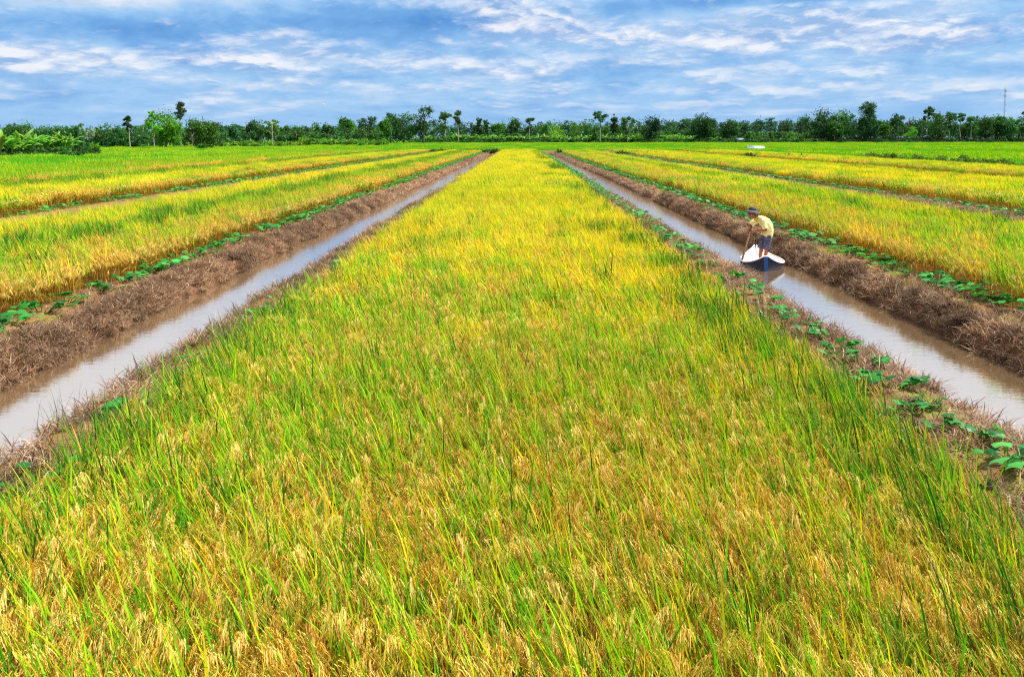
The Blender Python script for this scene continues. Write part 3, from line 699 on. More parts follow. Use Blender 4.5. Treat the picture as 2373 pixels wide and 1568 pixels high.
# ------------------------------------------------------------------ weeds standing in the water's edge
def weed_tuft(r, n, h, kind):
    mb = MB(); pal = np.array([srgb(70, 96, 40), srgb(92, 112, 40), srgb(60, 70, 40), srgb(120, 110, 60)]) if kind == 0 else np.array([srgb(96, 150, 20), srgb(60, 120, 20), srgb(130, 160, 30)])
    p = np.stack([r.normal(size=n) * .09, r.normal(size=n) * .16, np.full(n, -.12)], 1)
    blades(mb, p, r.random(n) * 6.28, np.abs(r.normal(size=n)) * .28, r.random(n) * .8, h * (.5 + .6 * r.random(n)), .004 + .004 * r.random(n), pickc(pal, n, r), r, 4)
    return mb
M_WEED = mat_leaf('weed', .25, .5, .25, tint=False)
WEEDS = [(-5.24, 5.9, 26, 0.69, 0, 'tallest dark sedge tuft by the left canal, nearest the lower left corner'), (-5.24, 7.0, 18, 0.62, 0, 'thin dark weed in the left canal edge next to the tallest sedge'),
         (-5.24, 8.0, 22, 0.62, 1, 'green grass tuft in the left canal edge below the ripple ring'), (-5.24, 9.0, 26, 0.75, 0, 'bushy grey green sedge tuft in the left canal beside the ripple ring'),
         (-5.24, 9.9, 14, 0.50, 1, 'short green grass tuft beyond the bushy sedge in the left canal'), (-5.24, 11.3, 9, 0.62, 0, 'sparse dark twigs standing in the left canal, middle of the row of weeds'),
         (-5.24, 12.6, 10, 0.44, 0, 'small grey weed beyond the sparse twigs in the left canal'), (-5.24, 15.3, 16, 0.50, 1, 'low green grass at the bend of the left canal edge'),
         (-5.24, 17.6, 14, 0.44, 1, 'farthest low green grass tuft in the left canal edge'), (5.24, 9.3, 7, .55, 1, 'single tall grass shoots leaning over the right canal'),
         (5.24, 7.5, 12, .35, 1, 'short grass tuft on the right canal edge near the lower right'), (5.24, 11.6, 14, .25, 0, 'dry stubble tuft on the right canal edge halfway to the boat')]
for x, y, n, h, k, lab in WEEDS:
    o = weed_tuft(r_, n, h, k).build('weed_tuft', [M_WEED], loc=(x, y, max(0.02, float(ground_h(x, y)))))
    tag(o, lab, 'weed', 'weeds in the canal edges')

# ------------------------------------------------------------------ trees
def crown(mb, blobs, n, leaf, base, r, nclump=45, droop=0.0, contrast=.35, gap=.25):
    """leaf-sized faces gathered in clumps through the crown's volume"""
    bl = np.array(blobs, float); vol = bl[:, 3] * bl[:, 4] * bl[:, 5]; pr = vol ** .75; pr /= pr.sum()
    k = r.choice(len(bl), nclump, p=pr); d = r.normal(size=(nclump, 3)); d /= np.linalg.norm(d, axis=1)[:, None]
    cc = bl[k, :3] + d * bl[k, 3:] * (.45 + .55 * r.random((nclump, 1)))
    cr = (bl[k, 3:].mean(1) * (.30 + .22 * r.random(nclump)))
    cb = 1 + (r.random(nclump) - .5) * 2 * contrast; hue = (r.random(nclump) - .5) * .3
    j = r.integers(0, nclump, n); p = cc[j] + r.normal(size=(n, 3)) * cr[j][:, None] * np.array([.62, .62, .48])
    keep = np.sin(p[:, 0] * 2.1 + 3 * np.sin(p[:, 2] * 1.3)) + np.sin(p[:, 1] * 2.3 + p[:, 2] * 1.7) > -2 + gap * 2.2
    p = p[keep]; j = j[keep]; n = len(p)
    a = r.normal(size=(n, 3)); a[:, 2] -= droop * 2; a /= np.linalg.norm(a, axis=1)[:, None]
    b = np.cross(a, r.normal(size=(n, 3))); b /= np.linalg.norm(b, axis=1)[:, None]
    s = leaf * (.6 + .8 * r.random((n, 1)))
    v = np.stack([p - a * s, p + b * s * .5, p + a * s, p - b * s * .5], 1).reshape(-1, 3)
    col = np.asarray(base) * cb[j][:, None] * (.85 + .3 * r.random((n, 1))) * np.stack([1 + hue[j], np.ones(n), 1 - hue[j]], 1)
    mb.add(v, None, np.arange(n * 4).reshape(-1, 4), np.repeat(col, 4, 0))
    return cc
def limbs(mb, base, top, r0, cc, col, r, nl=7, n=7):
    """tapered trunk with a bend and limbs reaching into the crown"""
    b, t = np.array(base, float), np.array(top, float); L = np.linalg.norm(t - b)
    s = np.linspace(0, 1, 7)[:, None]; p = b + (t - b) * s; p[1:-1, :2] += r.normal(size=(5, 2)) * L * .012
    tube(mb, p, r0 * np.linspace(1.15, .3, 7), col, n)
    if len(cc):
        for q in cc[r.choice(len(cc), min(nl, len(cc)), replace=False)]:
            f = np.clip((q[2] - b[2]) / max(L, .1) * .75, .25, .9); a = b + (t - b) * f
            m = (a + q) / 2 + np.array([0, 0, .06 * L]); tube(mb, [a, m, q], [r0 * .42, r0 * .28, r0 * .1], col, 5)
G_DARK = (.036, .12, .030); G_MID = (.060, .20, .026); G_BR = (.10, .29, .015); G_EUC = (.06, .15, .05); G_LT = (.16, .34, .04); G_HAZE = (.045, .135, .065)  # the bluish green has the haze of distance painted into far crowns
BK_PALE = (.52, .47, .40); BK_DK = (.14, .11, .08); BK_BR = (.30, .22, .15)
def make_tree(name, x, top, D, wpx, kind, label, group=None, col=None, cb=None, base_z=None):
    """x, top, width and crown bottom are sizes in the photo; the tree gets its true distance and metres"""
    r = np.random.default_rng(int(x * 13 + D)); k = K(D); X = px_x(x, D); gz = float(ground_h(X, D)) if base_z is None else base_z
    H = px_z(top, D) - gz; w = wpx * k / 2
    e = empty(name, (X, D, gz), 0)
    if col: f_ = .85 + .75 * r.random(); col = (col[0] * f_ * (.8 + .5 * r.random()), col[1] * f_, col[2] * f_)
    t = MB(); c = MB(); lf = .06 + 1.55 * k
    if kind == 'round':
        bl = [(0, 0, H * .62, w * .8, w * .8, H * .36)]
        for i in range(9):
            a = r.random() * 6.28; q = .15 + .6 * r.random(); bl.append((cos(a) * w * .55, sin(a) * w * .5, H * q * .98, w * .42, w * .42, H * .19))
        cc = crown(c, bl, 6500, lf * 1.1, col or G_BR, r, 110, .1, .35, .0); limbs(t, (0, 0, 0), (0, 0, H * .7), .03 * H, cc, BK_BR, r)
    elif kind == 'dark':
        w *= 1.15; bl = [(0, 0, H * .55, w * .78, w * .78, H * .43)]
        for i in range(6):
            a = r.random() * 6.28; q = .25 + .6 * r.random(); bl.append((cos(a) * w * .5, sin(a) * w * .5, H * q, w * .45, w * .45, H * .15))
        cc = crown(c, bl, 3600, lf * 1.1, col or G_DARK, r, 60, .1, .4, .12); limbs(t, (0, 0, 0), (0, 0, H * .7), .025 * H, cc, BK_DK, r)
    elif kind == 'open':
        bl = []
        for i in range(8):
            a = r.random() * 6.28; q = .34 + .56 * r.random(); bl.append((cos(a) * w * .62 * r.random() ** .5, sin(a) * w * .5, H * q, w * .46, w * .46, H * .13))
        bl.append((0, 0, H * .9, w * .45, w * .4, H * .08))
        cc = crown(c, bl, 3200, lf * .95, col or G_DARK, r, 55, .2, .4, .35); limbs(t, (0, 0, 0), (w * .1, 0, H * .82), .022 * H, cc, BK_DK, r, 12)
    elif kind == 'euc':
        cbz = (px_z(cb, D) - gz) if cb else H * .5
        bl = []
        for i in range(6):
            a = r.random() * 6.28; q = r.random(); bl.append((cos(a) * w * .5, sin(a) * w * .5, cbz + (H - cbz) * (.12 + .76 * q), w * .5, w * .5, (H - cbz) * .17))
        bl.append((0, 0, H - (H - cbz) * .16, w * .55, w * .5, (H - cbz) * .15))
        w *= 1.1; cc = crown(c, bl, 2000, lf * .95, col or G_EUC, r, 34, .5, .4, .35); limbs(t, (r.normal() * .2, 0, 0), (r.normal() * .3, 0, H * .88), .014 * H, cc, BK_PALE, r, 9)
    elif kind == 'light':
        bl = []
        for i in range(9):
            a = r.random() * 6.28; bl.append((cos(a) * w * .65, sin(a) * w * .6, H * (.5 + .42 * r.random()), w * .3, w * .3, H * .08))
        cc = crown(c, bl, 1200, lf * .8, col or G_LT, r, 40, .2, .3, .3); limbs(t, (0, 0, 0), (0, 0, H * .75), .016 * H, cc, BK_PALE, r, 16)
    elif kind == 'bush':
        bl = [(0, 0, H * .45, w * .8, w * .8, H * .45)] + [(r.normal() * w * .5, r.normal() * w * .4, H * (.3 + .4 * r.random()), w * .4, w * .4, H * .25) for _ in range(4)]
        cc = crown(c, bl, 1100, lf * .8, col or G_MID, r, 40, .0, .35, .1); limbs(t, (0, 0, 0), (0, 0, H * .5), .04 * H, cc, BK_BR, r, 4)
    elif kind == 'bare':
        cc = np.stack([r.normal(size=26) * w * .6, r.normal(size=26) * w * .5, H * (.5 + .5 * r.random(26))], 1); limbs(t, (0, 0, 0), (0, 0, H * .8), .016 * H, cc, (.42, .36, .36), r, 26)
    t.build('trunk', [M_BARK], e)
    if c.n: c.build('crown', [M_TREE], e)
    tag(e, label, 'bush' if kind == 'bush' else 'tree', group); return e
gL = 'trees behind the left green field'; gC = 'trees along the far end of the fields'; gR = 'trees behind the right green field'
TREES = [
 ('tree', 300, 268, 200, 25, 'euc', 'slender tree with small dark crown on a bare trunk, left of the round trees', gL, G_DARK, 312),
 ('tree', 357, 256, 203, 40, 'euc', 'bright crowned tree on a straight white trunk by the biggest round tree', gL, G_BR, 312),
 ('tree', 384, 258, 208, 80, 'round', 'biggest round bright green tree left of the sparse tall tree', gL, G_BR, None),
 ('tree', 420, 237, 220, 33, 'euc', 'tallest sparse tree standing between the two big round trees', gL, (.06, .10, .06), 292),
 ('tree', 467, 271, 204, 76, 'round', 'big round light green tree right of the sparse tall tree', gL, (.075, .21, .022), None),
 ('tree', 172, 292, 152, 38, 'dark', 'dark dense tree rising behind the right end of the left banana clump', gL, G_DARK, None),
 ('tree', 24, 290, 235, 52, 'dark', 'dark leafy tree at the left edge above the bananas', gL, G_MID, None),
 ('tree', 66, 287, 240, 50, 'dark', 'tallest tree of the wood above the left banana clump', gL, G_MID, None),
 ('tree', 112, 293, 232, 50, 'dark', 'mid green tree above the middle of the left banana clump', gL, (.045, .135, .03), None),
 ('tree', 150, 297, 238, 40, 'dark', 'dark low tree left of the white flowering tree', gL, G_DARK, None),
 ('tree', 206, 296, 225, 30, 'light', 'pale tree with white blossom right of the dark dense tree', gL, (.30, .36, .26), None),
 ('tree', 238, 300, 228, 40, 'dark', 'dark rounded tree right of the white blossoming tree', gL, G_DARK, None),
 ('tree', 270, 298, 222, 42, 'open', 'dark tree just left of the slender bare trunk', gL, G_DARK, None),
 ('tree', 326, 298, 230, 44, 'dark', 'dark tree between the slender trunk and the white trunk', gL, (.035, .11, .03), None),
 ('tree', 334, 289, 300, 20, 'open', 'small far treetop above the trees between the two pale trunks', gL, G_HAZE, None),
 ('tree', 447, 303, 200, 18, 'bare', 'small leafless grey tree between the two big round trees', gL, None, None),
 ('tree', 511, 283, 330, 36, 'dark', 'far bluish tree just right of the light green round tree', gL, G_HAZE, None),
 ('tree', 545, 288, 335, 34, 'dark', 'low far dark tree second right of the light green round tree', gL, G_HAZE, None),
 ('tree', 592, 278, 340, 38, 'dark', 'far dark domed tree left of the pale branching tree', gL, G_HAZE, None),
 ('tree', 631, 272, 255, 40, 'light', 'pale green airy tree with visible white branches alone on the green margin', gL, G_LT, None),
 ('tree', 798, 272, 345, 24, 'dark', 'left dark treetop of the pair above the plantation', gC, G_MID, None),
 ('tree', 816, 277, 345, 26, 'dark', 'right lower treetop of the pair above the plantation', gC, G_MID, None),
 ('tree', 852, 269, 355, 46, 'dark', 'broad dark domed tree left of the tallest dark group', gC, G_HAZE, None),
 ('tree', 893, 275, 352, 26, 'dark', 'narrow green tree leaning on the left of the tallest dark group', gC, G_MID, None),
 ('tree', 905, 263, 372, 30, 'open', 'far thin treetop behind the left of the tallest dark group', gC, G_HAZE, None),
 ('tree', 934, 262, 358, 62, 'dark', 'wide dark tree reaching to the ground, left of the tallest open tree', gC, G_DARK, None),
 ('tree', 980, 247, 360, 62, 'open', 'tallest open crowned dark tree near the middle of the horizon', gC, G_DARK, None),
 ('tree', 1032, 259, 380, 36, 'euc', 'bushy topped slender tree right of the tallest open tree', gC, G_EUC, 300),
 ('tree', 1062, 257, 376, 24, 'euc', 'narrow tall tree with a thin pale trunk left of the left canal end', gC, G_EUC, 292),
 ('tree', 1110, 273, 395, 24, 'open', 'small dark treetop above the bananas, left of the canal ends', gC, G_EUC, None),
 ('tree', 1126, 277, 400, 18, 'open', 'thin small treetop beside the small dark one over the left canal end', gC, G_EUC, None),
 ('tree', 1160, 281, 400, 36, 'dark', 'low bushy treetop straight above the left canal end', gC, G_MID, None),
 ('tree', 1191, 272, 400, 24, 'dark', 'round headed tree above the middle rice, left one', gC, G_EUC, None),
 ('tree', 1227, 275, 392, 22, 'euc', 'dark slim tree above the middle rice with a dark stem down to the bananas', gC, G_DARK, 288),
 ('tree', 1290, 281, 385, 44, 'bush', 'light green bamboo like tree right of the slim dark stem', gC, G_BR, None),
 ('tree', 1335, 284, 388, 40, 'bush', 'light green leafy tree left of the white trunked tree', gC, (.07, .2, .03), None),
 ('tree', 1390, 258, 383, 36, 'euc', 'tall tree with a clear white trunk and flat dark crown beyond the right canal', gC, G_EUC, 284),
 ('tree', 1423, 262, 395, 18, 'open', 'wispy leaning treetop right of the white trunked tree', gC, G_EUC, None),
 ('tree', 1453, 270, 382, 34, 'euc', 'drooping tree with leaning pale stem left of the black green tree', gC, (.05, .12, .035), 312),
 ('tree', 1508, 268, 376, 40, 'dark', 'very dark solid tree standing alone above the bananas', gC, (.018, .055, .025), None),
 ('tree', 1560, 280, 440, 34, 'dark', 'far bluish treetop right of the very dark solid tree', gC, G_HAZE, None),
 ('tree', 1586, 273, 445, 22, 'dark', 'far upright bluish treetop left of the broad round tree', gC, G_HAZE, None),
 ('tree', 1628, 269, 395, 68, 'round', 'broad round dark green tree left of the white houses', gC, (.04, .13, .035), None),
 ('tree', 1690, 279, 400, 38, 'dark', 'dark round tree beside the white houses', gC, G_DARK, None),
 ('tree', 1718, 282, 450, 40, 'dark', 'far tree behind the white houses', gC, G_HAZE, None),
 ('tree', 1752, 281, 455, 34, 'open', 'far thin treetop above the white tarpaulin', gC, G_HAZE, None),
 ('tree', 1785, 279, 445, 30, 'light', 'far light leaved tree right of the white tarpaulin', gC, (.09, .19, .05), None),
 ('tree', 1818, 276, 440, 36, 'dark', 'bluish rounded tree left of the near right wood', gC, G_HAZE, None),
 ('tree', 1860, 270, 435, 44, 'dark', 'tall bluish tree touching the left end of the near right wood', gC, G_HAZE, None),
 ('tree', 1905, 256, 400, 52, 'dark', 'leftmost tall dark tree of the near right wood', gR, (.035, .12, .035), None),
 ('tree', 1948, 258, 402, 56, 'dark', 'full green tree second from the left in the near right wood', gR, (.045, .15, .035), None),
 ('tree', 1932, 276, 396, 40, 'round', 'lower light green tree in front of the two left trees of the near right wood', gR, (.06, .18, .035), None),
 ('tree', 2006, 237, 404, 58, 'open', 'tallest feathery tree of the right wood', gR, (.035, .115, .035), None),
 ('tree', 2010, 268, 398, 52, 'dark', 'dense dark tree below the tallest feathery tree', gR, G_DARK, None),
 ('tree', 2046, 282, 404, 36, 'dark', 'lower tree right of the tallest feathery tree', gR, G_MID, None),
 ('tree', 2080, 266, 398, 40, 'euc', 'dark oval tree on pale stems beside the gap with the leafless tree', gR, G_DARK, 312),
 ('tree', 2106, 270, 430, 20, 'bare', 'leafless grey tree in the gap of the right wood', gR, None, None),
 ('tree', 2112, 290, 415, 34, 'bush', 'light green bushy tree filling the gap in the right wood', gR, G_BR, None),
 ('tree', 2147, 251, 400, 26, 'euc', 'tall narrow tree right of the gap in the right wood', gR, G_EUC, 285),
 ('tree', 2168, 262, 398, 40, 'dark', 'dark wide tree right of the gap in the right wood', gR, G_DARK, None),
 ('tree', 2197, 262, 402, 32, 'euc', 'upright tree left of the thin pointed one in the right wood', gR, G_DARK, 315),
 ('tree', 2224, 263, 400, 16, 'euc', 'thin pointed tree in the middle of the right wood', gR, G_EUC, 290),
 ('tree', 2248, 270, 396, 32, 'euc', 'light stemmed tree just right of the thin pointed one', gR, (.045, .14, .035), 315),
 ('tree', 2280, 267, 400, 32, 'dark', 'dark tree two left of the radio mast', gR, G_DARK, None),
 ('tree', 2306, 270, 404, 30, 'dark', 'tree just left of the radio mast', gR, G_MID, None),
 ('tree', 2334, 271, 398, 36, 'dark', 'broad dark tree just right of the radio mast', gR, G_DARK, None),
 ('tree', 2354, 275, 402, 30, 'euc', 'pale stemmed tree between the radio mast and the right edge', gR, G_MID, 315),
 ('tree', 2371, 256, 400, 24, 'euc', 'tall dark tree cut by the right edge', gR, G_DARK, 318),
 ('bush', 100, 325, 138, 44, 'bush', 'dark bush among the left bananas', 'bushes at the left field edge', G_DARK, None),
 ('bush', 155, 318, 148, 34, 'bush', 'dark leafy bush at the foot of the dark dense tree', 'bushes at the left field edge', G_DARK, None),
 ('bush', 196, 325, 157, 24, 'bush', 'dark bush right of the dark dense tree', 'bushes at the left field edge', G_DARK, None),
 ('bush', 214, 327, 160, 26, 'bush', 'bright grassy bush at the right end of the left clump', 'bushes at the left field edge', G_BR, None),
 ('bush', 470, 329, 196, 22, 'bush', 'small bush between the leafless tree and the light round tree', 'bushes at the left field edge', G_MID, None),
 ('bush', 885, 312, 352, 44, 'bush', 'bright green round bush at the foot of the wide dark tree', 'bushes at the far field edge', G_BR, None),
 ('bush', 1525, 320, 372, 36, 'bush', 'low bush at the foot of the very dark solid tree', 'bushes at the far field edge', G_MID, None)]
for a in TREES: make_tree(*a)

# ------------------------------------------------------------------ bananas
def banana(r, H):
    """pseudo-stem with long split leaves arching out"""
    st = MB(); lv = MB()
    tube(st, [(0, 0, 0), (.05, 0, H * .2), (.02, .02, H * .45)], [.14, .11, .07], (.17, .16, .06), 7)
    n = 16; az = np.arange(n) * 2.4 + r.random(n) * .8
    for i in range(n):
        L = H * (.42 + .2 * r.random()); lean = .15 + .5 * r.random(); bend = .9 + .9 * r.random(); m = 8; s = np.linspace(0, 1, m); th = lean + bend * s ** 1.4
        h = np.concatenate([[0], np.cumsum(np.sin(th[1:]) * L / (m - 1))]); z = H * (.26 + .2 * r.random()) + np.concatenate([[0], np.cumsum(np.cos(th[1:]) * L / (m - 1))])
        mid = np.stack([h * cos(az[i]), h * sin(az[i]), z], 1); wd = .21 * H / 4.5 * np.array([.1, .5, .9, 1, 1, .9, .6, .1]) * (.8 + .5 * r.random(m)); sd = np.array([-sin(az[i]), cos(az[i]), 0])
        A = mid + sd * wd[:, None] + [0, 0, -.08] ; B = mid - sd * wd[:, None] + [0, 0, -.08]; v = np.concatenate([A, mid, B]); k = np.arange(m - 1)
        c = np.array(srgb(*[(96, 176, 40), (130, 196, 60), (70, 150, 36), (196, 176, 96), (160, 200, 90)][r.choice(5, p=[.36, .26, .2, .06, .12])])) * .75
        lv.add(v, None, np.concatenate([np.stack([k, k + 1, m + k + 1, m + k], 1), np.stack([m + k, m + k + 1, 2 * m + k + 1, 2 * m + k], 1)]), c)
    return st.mesh('stem', [M_BARK]), lv.mesh('leaves', [M_TREE])
BAN = [banana(np.random.default_rng(50 + i), 4.6) for i in range(6)]
def add_banana(x, D, sc, label, group, r):
    X = px_x(x, D); e = empty('banana_plant', (X, D, float(ground_h(X, D)) - .05), r.random() * 6.28); e.scale = (sc,) * 3; s, l = BAN[r.integers(0, 6)]
    for nm, me in (('stem', s), ('leaves', l)):
        o = bpy.data.objects.new(nm, me); C.objects.link(o); o.parent = e
    tag(e, label, 'banana plant', group)
rb = np.random.default_rng(5)
g1 = 'bananas at the left edge'
for i, x in enumerate([2, 14, 27, 45, 58, 70, 82, 95, 108, 118, 130, 143, 152, 163]):
    lab = f'bright banana in the clump at the left edge, {ORD[i]} from the left'
    add_banana(x, 118 + .17 * x + rb.normal() * 2, 1.0 + .2 * rb.random(), lab, g1, rb)
g2 = 'banana row at the far end of the fields'; k = 0
for i, x in enumerate([962, 990, 1003, 1016, 1031, 1046, 1060, 1072, 1086, 1098, 1113, 1126, 1141, 1155, 1170, 1186, 1200, 1216, 1232, 1247, 1262, 1280, 1296, 1312, 1328, 1345, 1360]):
    lab = (f'far banana left of the middle rice end, {ORD[i]} from the dark trees' if x < 1165 else f'far banana right of the left canal end, {ORD[i - 14]} from that canal')
    add_banana(x, 378 + rb.normal() * 3, 1.05 + .3 * rb.random(), lab, g2, rb)
for i, x in enumerate([1402, 1418, 1436, 1458, 1472, 1486]):
    add_banana(x, 376 + rb.normal() * 3, 1.0 + .35 * rb.random(), f'far banana between white trunk and very dark tree, {ORD[i]} from the trunk', g2, rb)
for i, x in enumerate([1540, 1552, 1564, 1576, 1590, 1602]):
    add_banana(x, 380 + rb.normal() * 3, 1.15 + .3 * rb.random(), f'leafy banana between very dark tree and broad round tree, {ORD[i]} from the left', g2, rb)
for i, x in enumerate([756, 772, 790, 806]):
    add_banana(x, 268 + rb.normal() * 3, .72 + .15 * rb.random(), f'low banana in shrubs left of the wide dark tree, {ORD[i]} from left', 'low bananas in the shrubs', rb)
add_banana(1654, 384, 1.0, 'pale banana plant at the right foot of the broad round tree', g2, rb)

# ------------------------------------------------------------------ woodland and shrub masses
def wood(label, spans, name='woodland', cat='woodland'):
    """spans: x0,x1,D0,D1,top_px at D0,bottom fraction,colour,count,trunks"""
    mb = MB(); tr = MB()
    for (xa, xb, Da, Db, top, bot, col, n, trunks) in spans:
        r = np.random.default_rng(int(abs(xa) + Da))
        for i in range(n):
            D = Da + (Db - Da) * r.random(); x = xa + (xb - xa) * (i + r.random()) / n; X = px_x(x, D); gz = float(ground_h(X, D)); H = (px_z(top, (Da + Db) / 2) - gz) * (.78 + .26 * r.random())
            w = (xb - xa) * K(D) / n * (.9 + .6 * r.random()); w = max(w, H * .16)
            z0 = H * bot
            bl = [(X, D, gz + (z0 + H) / 2, w, w, (H - z0) / 2)] + [(X + r.normal() * w * .5, D + r.normal() * w * .5, gz + z0 + (H - z0) * (.3 + .5 * r.random()), w * .6, w * .6, (H - z0) * .25) for _ in range(2)]
            crown(mb, bl, 420, .05 + 1.9 * K(D), np.array(col) * (.65 + .8 * r.random()) * np.array([.8 + .6 * r.random(), 1, .8 + .4 * r.random()]), r, 16, .1, .35, .1)
            if trunks: tube(tr, [(X, D, gz), (X + r.normal() * .2, D, gz + H * .8)], [.14, .07], np.array(BK_PALE) * (.5 + .5 * r.random()), 5)
    tr_mat = M_BARK
    for t in tr.v: pass
    n0 = mb.n
    # trunks share the mesh, second material slot
    off = MB(); off.merge(mb)
    if tr.n:
        for a in tr.tm: a[:] = 1
        for a in tr.qm: a[:] = 1
        base = off.n
        off.v += tr.v; off.c += tr.c; off.g += tr.g; off.t += [t + base for t in tr.t]; off.q += [t + base for t in tr.q]; off.tm += tr.tm; off.qm += tr.qm; off.n += tr.n
    # merge() forgets material slots only for empty parts, so both slots stay valid
    o = off.build(name, [M_TREE, tr_mat]); tag(o, label, cat, kind='stuff')
wood('dark green wood of slim trunks behind the left green field', [(-60, 340, 235, 265, 284, .10, G_MID, 46, True), (-60, 340, 225, 232, 312, .05, G_DARK, 30, False), (300, 520, 235, 255, 294, .08, G_DARK, 22, True)])
wood('plantation of thin pale trunks under a level green canopy, left of centre', [(490, 880, 325, 355, 291, .38, (.05, .15, .035), 58, True), (490, 880, 360, 375, 286, .1, G_MID, 40, False), (640, 880, 310, 322, 303, .1, (.055, .17, .035), 34, True)])
wood('low bamboo and tree mass behind the far bananas', [(870, 1240, 398, 415, 279, .02, (.04, .13, .03), 48, False), (1040, 1240, 390, 396, 306, .0, (.045, .16, .03), 24, False), (1240, 1520, 396, 412, 276, .02, (.06, .18, .03), 34, False), (1360, 1540, 386, 392, 306, .0, (.06, .2, .03), 22, False), (1240, 1700, 430, 450, 284, .1, G_HAZE, 36, False)])
wood('bluish green wood around the white houses', [(1530, 1900, 425, 455, 273, .02, G_HAZE, 44, False), (1540, 1690, 396, 408, 296, .0, (.05, .17, .03), 16, False), (1730, 1900, 402, 415, 302, .0, (.06, .18, .035), 22, False)])
wood('dark wood of many trunks behind the right green field', [(1880, 2420, 415, 440, 272, .25, G_DARK, 60, True), (1880, 2420, 445, 460, 274, .02, G_DARK, 50, False), (1880, 2420, 396, 400, 318, .0, (.03, .08, .03), 40, False)])
wood('light green shrubs along the far edge of the left field', [(500, 880, 262, 290, 328, .0, (.11, .27, .02), 56, False), (700, 890, 280, 300, 320, .0, (.09, .25, .02), 26, False), (505, 700, 240, 262, 332, .0, (.14, .3, .025), 30, False)], 'shrubbery', 'shrubs')
wood('dark weeds at the foot of the far tree line', [(960, 1540, 384, 390, 326, .0, (.035, .11, .025), 50, False), (1540, 1900, 386, 395, 322, .0, (.04, .13, .03), 34, False), (1880, 2420, 390, 396, 325, .0, (.035, .08, .03), 44, False)], 'shrubbery', 'shrubs')
wood('leafy undergrowth below the left bananas', [(-30, 228, 122, 134, 341, .0, (.035, .12, .02), 46, False), (-30, 228, 118, 122, 351, .0, (.05, .18, .02), 40, False)], 'shrubbery', 'shrubs')
def hedge():
    mb = MB(); r = np.random.default_rng(77)
    for i in range(120):
        y = 26 + 84 * (i + r.random()) / 120; x = 45.3 + r.normal() * .25; h = .9 + .5 * r.random(); z = float(ground_h(x, y))
        crown(mb, [(x, y, z + h * .45, .6, .6, h * .5)], 260, .10, np.array([.085, .17, .022]) * (.7 + .6 * r.random()), r, 14, .2, .4, .1)
    o = mb.build('hedge', [M_TREE]); tag(o, 'low scrubby hedge between the yellow strips and the right green field', 'hedge')
    mb = MB()
    for i in range(90):
        t = (i + r.random()) / 90; x = 45.2 - 65 * t; y = 112 + 66 * min(1, t * 1.5); h = .45 + .5 * r.random()
        if -5 < x < 5: continue
        z = float(ground_h(x, y)); crown(mb, [(x, y, z + h * .4, .9, .6, h * .5)], 160, .13, np.array([.05, .095, .02]) * (.6 + .7 * r.random()), r, 10, .2, .4, .1)
    o = mb.build('dyke_weeds', [M_TREE]); tag(o, 'brown green weeds on the dyke across the canal ends', 'weeds', kind='stuff')
hedge()

# ------------------------------------------------------------------ far built things
def house(x, D, w, h, yaw, label, roofc, wallc):
    X = px_x(x, D); e = empty('house', (X, D, float(ground_h(X, D))), yaw)
    mb = MB(); d = w * .8; t = .15
    # four walls around a doorway
    box(mb, (-w / 2, -d / 2, 0), (-w * .12, -d / 2 + t, h), wallc); box(mb, (w * .12, -d / 2, 0), (w / 2, -d / 2 + t, h), wallc); box(mb, (-w * .12, -d / 2, h * .78), (w * .12, -d / 2 + t, h), wallc)
    box(mb, (-w / 2, -d / 2 + t, 0), (-w / 2 + t, d / 2, h), wallc); box(mb, (w / 2 - t, -d / 2 + t, 0), (w / 2, d / 2, h), wallc); box(mb, (-w / 2 + t, d / 2 - t, 0), (w / 2 - t, d / 2, h), wallc)
    mb.build('wall', [M_PLAIN], e)
    rf = MB(); o = .45; rh = h * .5
    P = [(-w / 2 - o, -d / 2 - o, h - .05), (w / 2 + o, -d / 2 - o, h - .05), (w / 2 + o, d / 2 + o, h - .05), (-w / 2 - o, d / 2 + o, h - .05), (-w / 2 - o, 0, h + rh), (w / 2 + o, 0, h + rh)]
    v = np.array(P + [(a, b, c + .12) for a, b, c in P])
    rf.add(v, [(0, 3, 4), (1, 5, 2), (6, 10, 9), (7, 8, 11)], [(0, 4, 5, 1), (3, 2, 5, 4), (6, 7, 11, 10), (9, 10, 11, 8), (0, 1, 7, 6), (2, 3, 9, 8), (0, 6, 10, 4), (4, 10, 9, 3), (1, 5, 11, 7), (5, 2, 8, 11)], roofc)
    rf.build('roof', [M_PLAIN], e)
    dm = MB(); box(dm, (-w * .12 + .01, -d / 2 + .05, 0), (w * .12 - .01, -d / 2 + .1, h * .77), (.12, .16, .2)); dm.build('door', [M_PLAIN], e)
    for s in (-1, 1):
        wm = MB(); box(wm, (s * w * .31 - w * .08, -d / 2 - .03, h * .4), (s * w * .31 + w * .08, -d / 2 - .003, h * .72), (.08, .11, .14)); wm.build('window', [M_PLAIN], e)
    tag(e, label, 'house', 'houses among the far trees')
house(1712, 392, 3.3, 1.7, .2, 'larger white house with a grey roof among the far trees', srgb(120, 130, 145), srgb(190, 194, 200))
house(1731, 398, 2.4, 1.3, -.3, 'smaller white shed right of the larger white house', srgb(168, 160, 160), srgb(190, 184, 184))
house(1796, 405, 2.4, 1.5, .1, 'low white building half hidden in bushes right of the white houses', srgb(150, 158, 168), srgb(180, 180, 180))
house(2163, 412, 1.8, 1.9, .1, 'tiny white walled hut deep in the gap of the right wood', srgb(214, 216, 220), srgb(235, 235, 235))
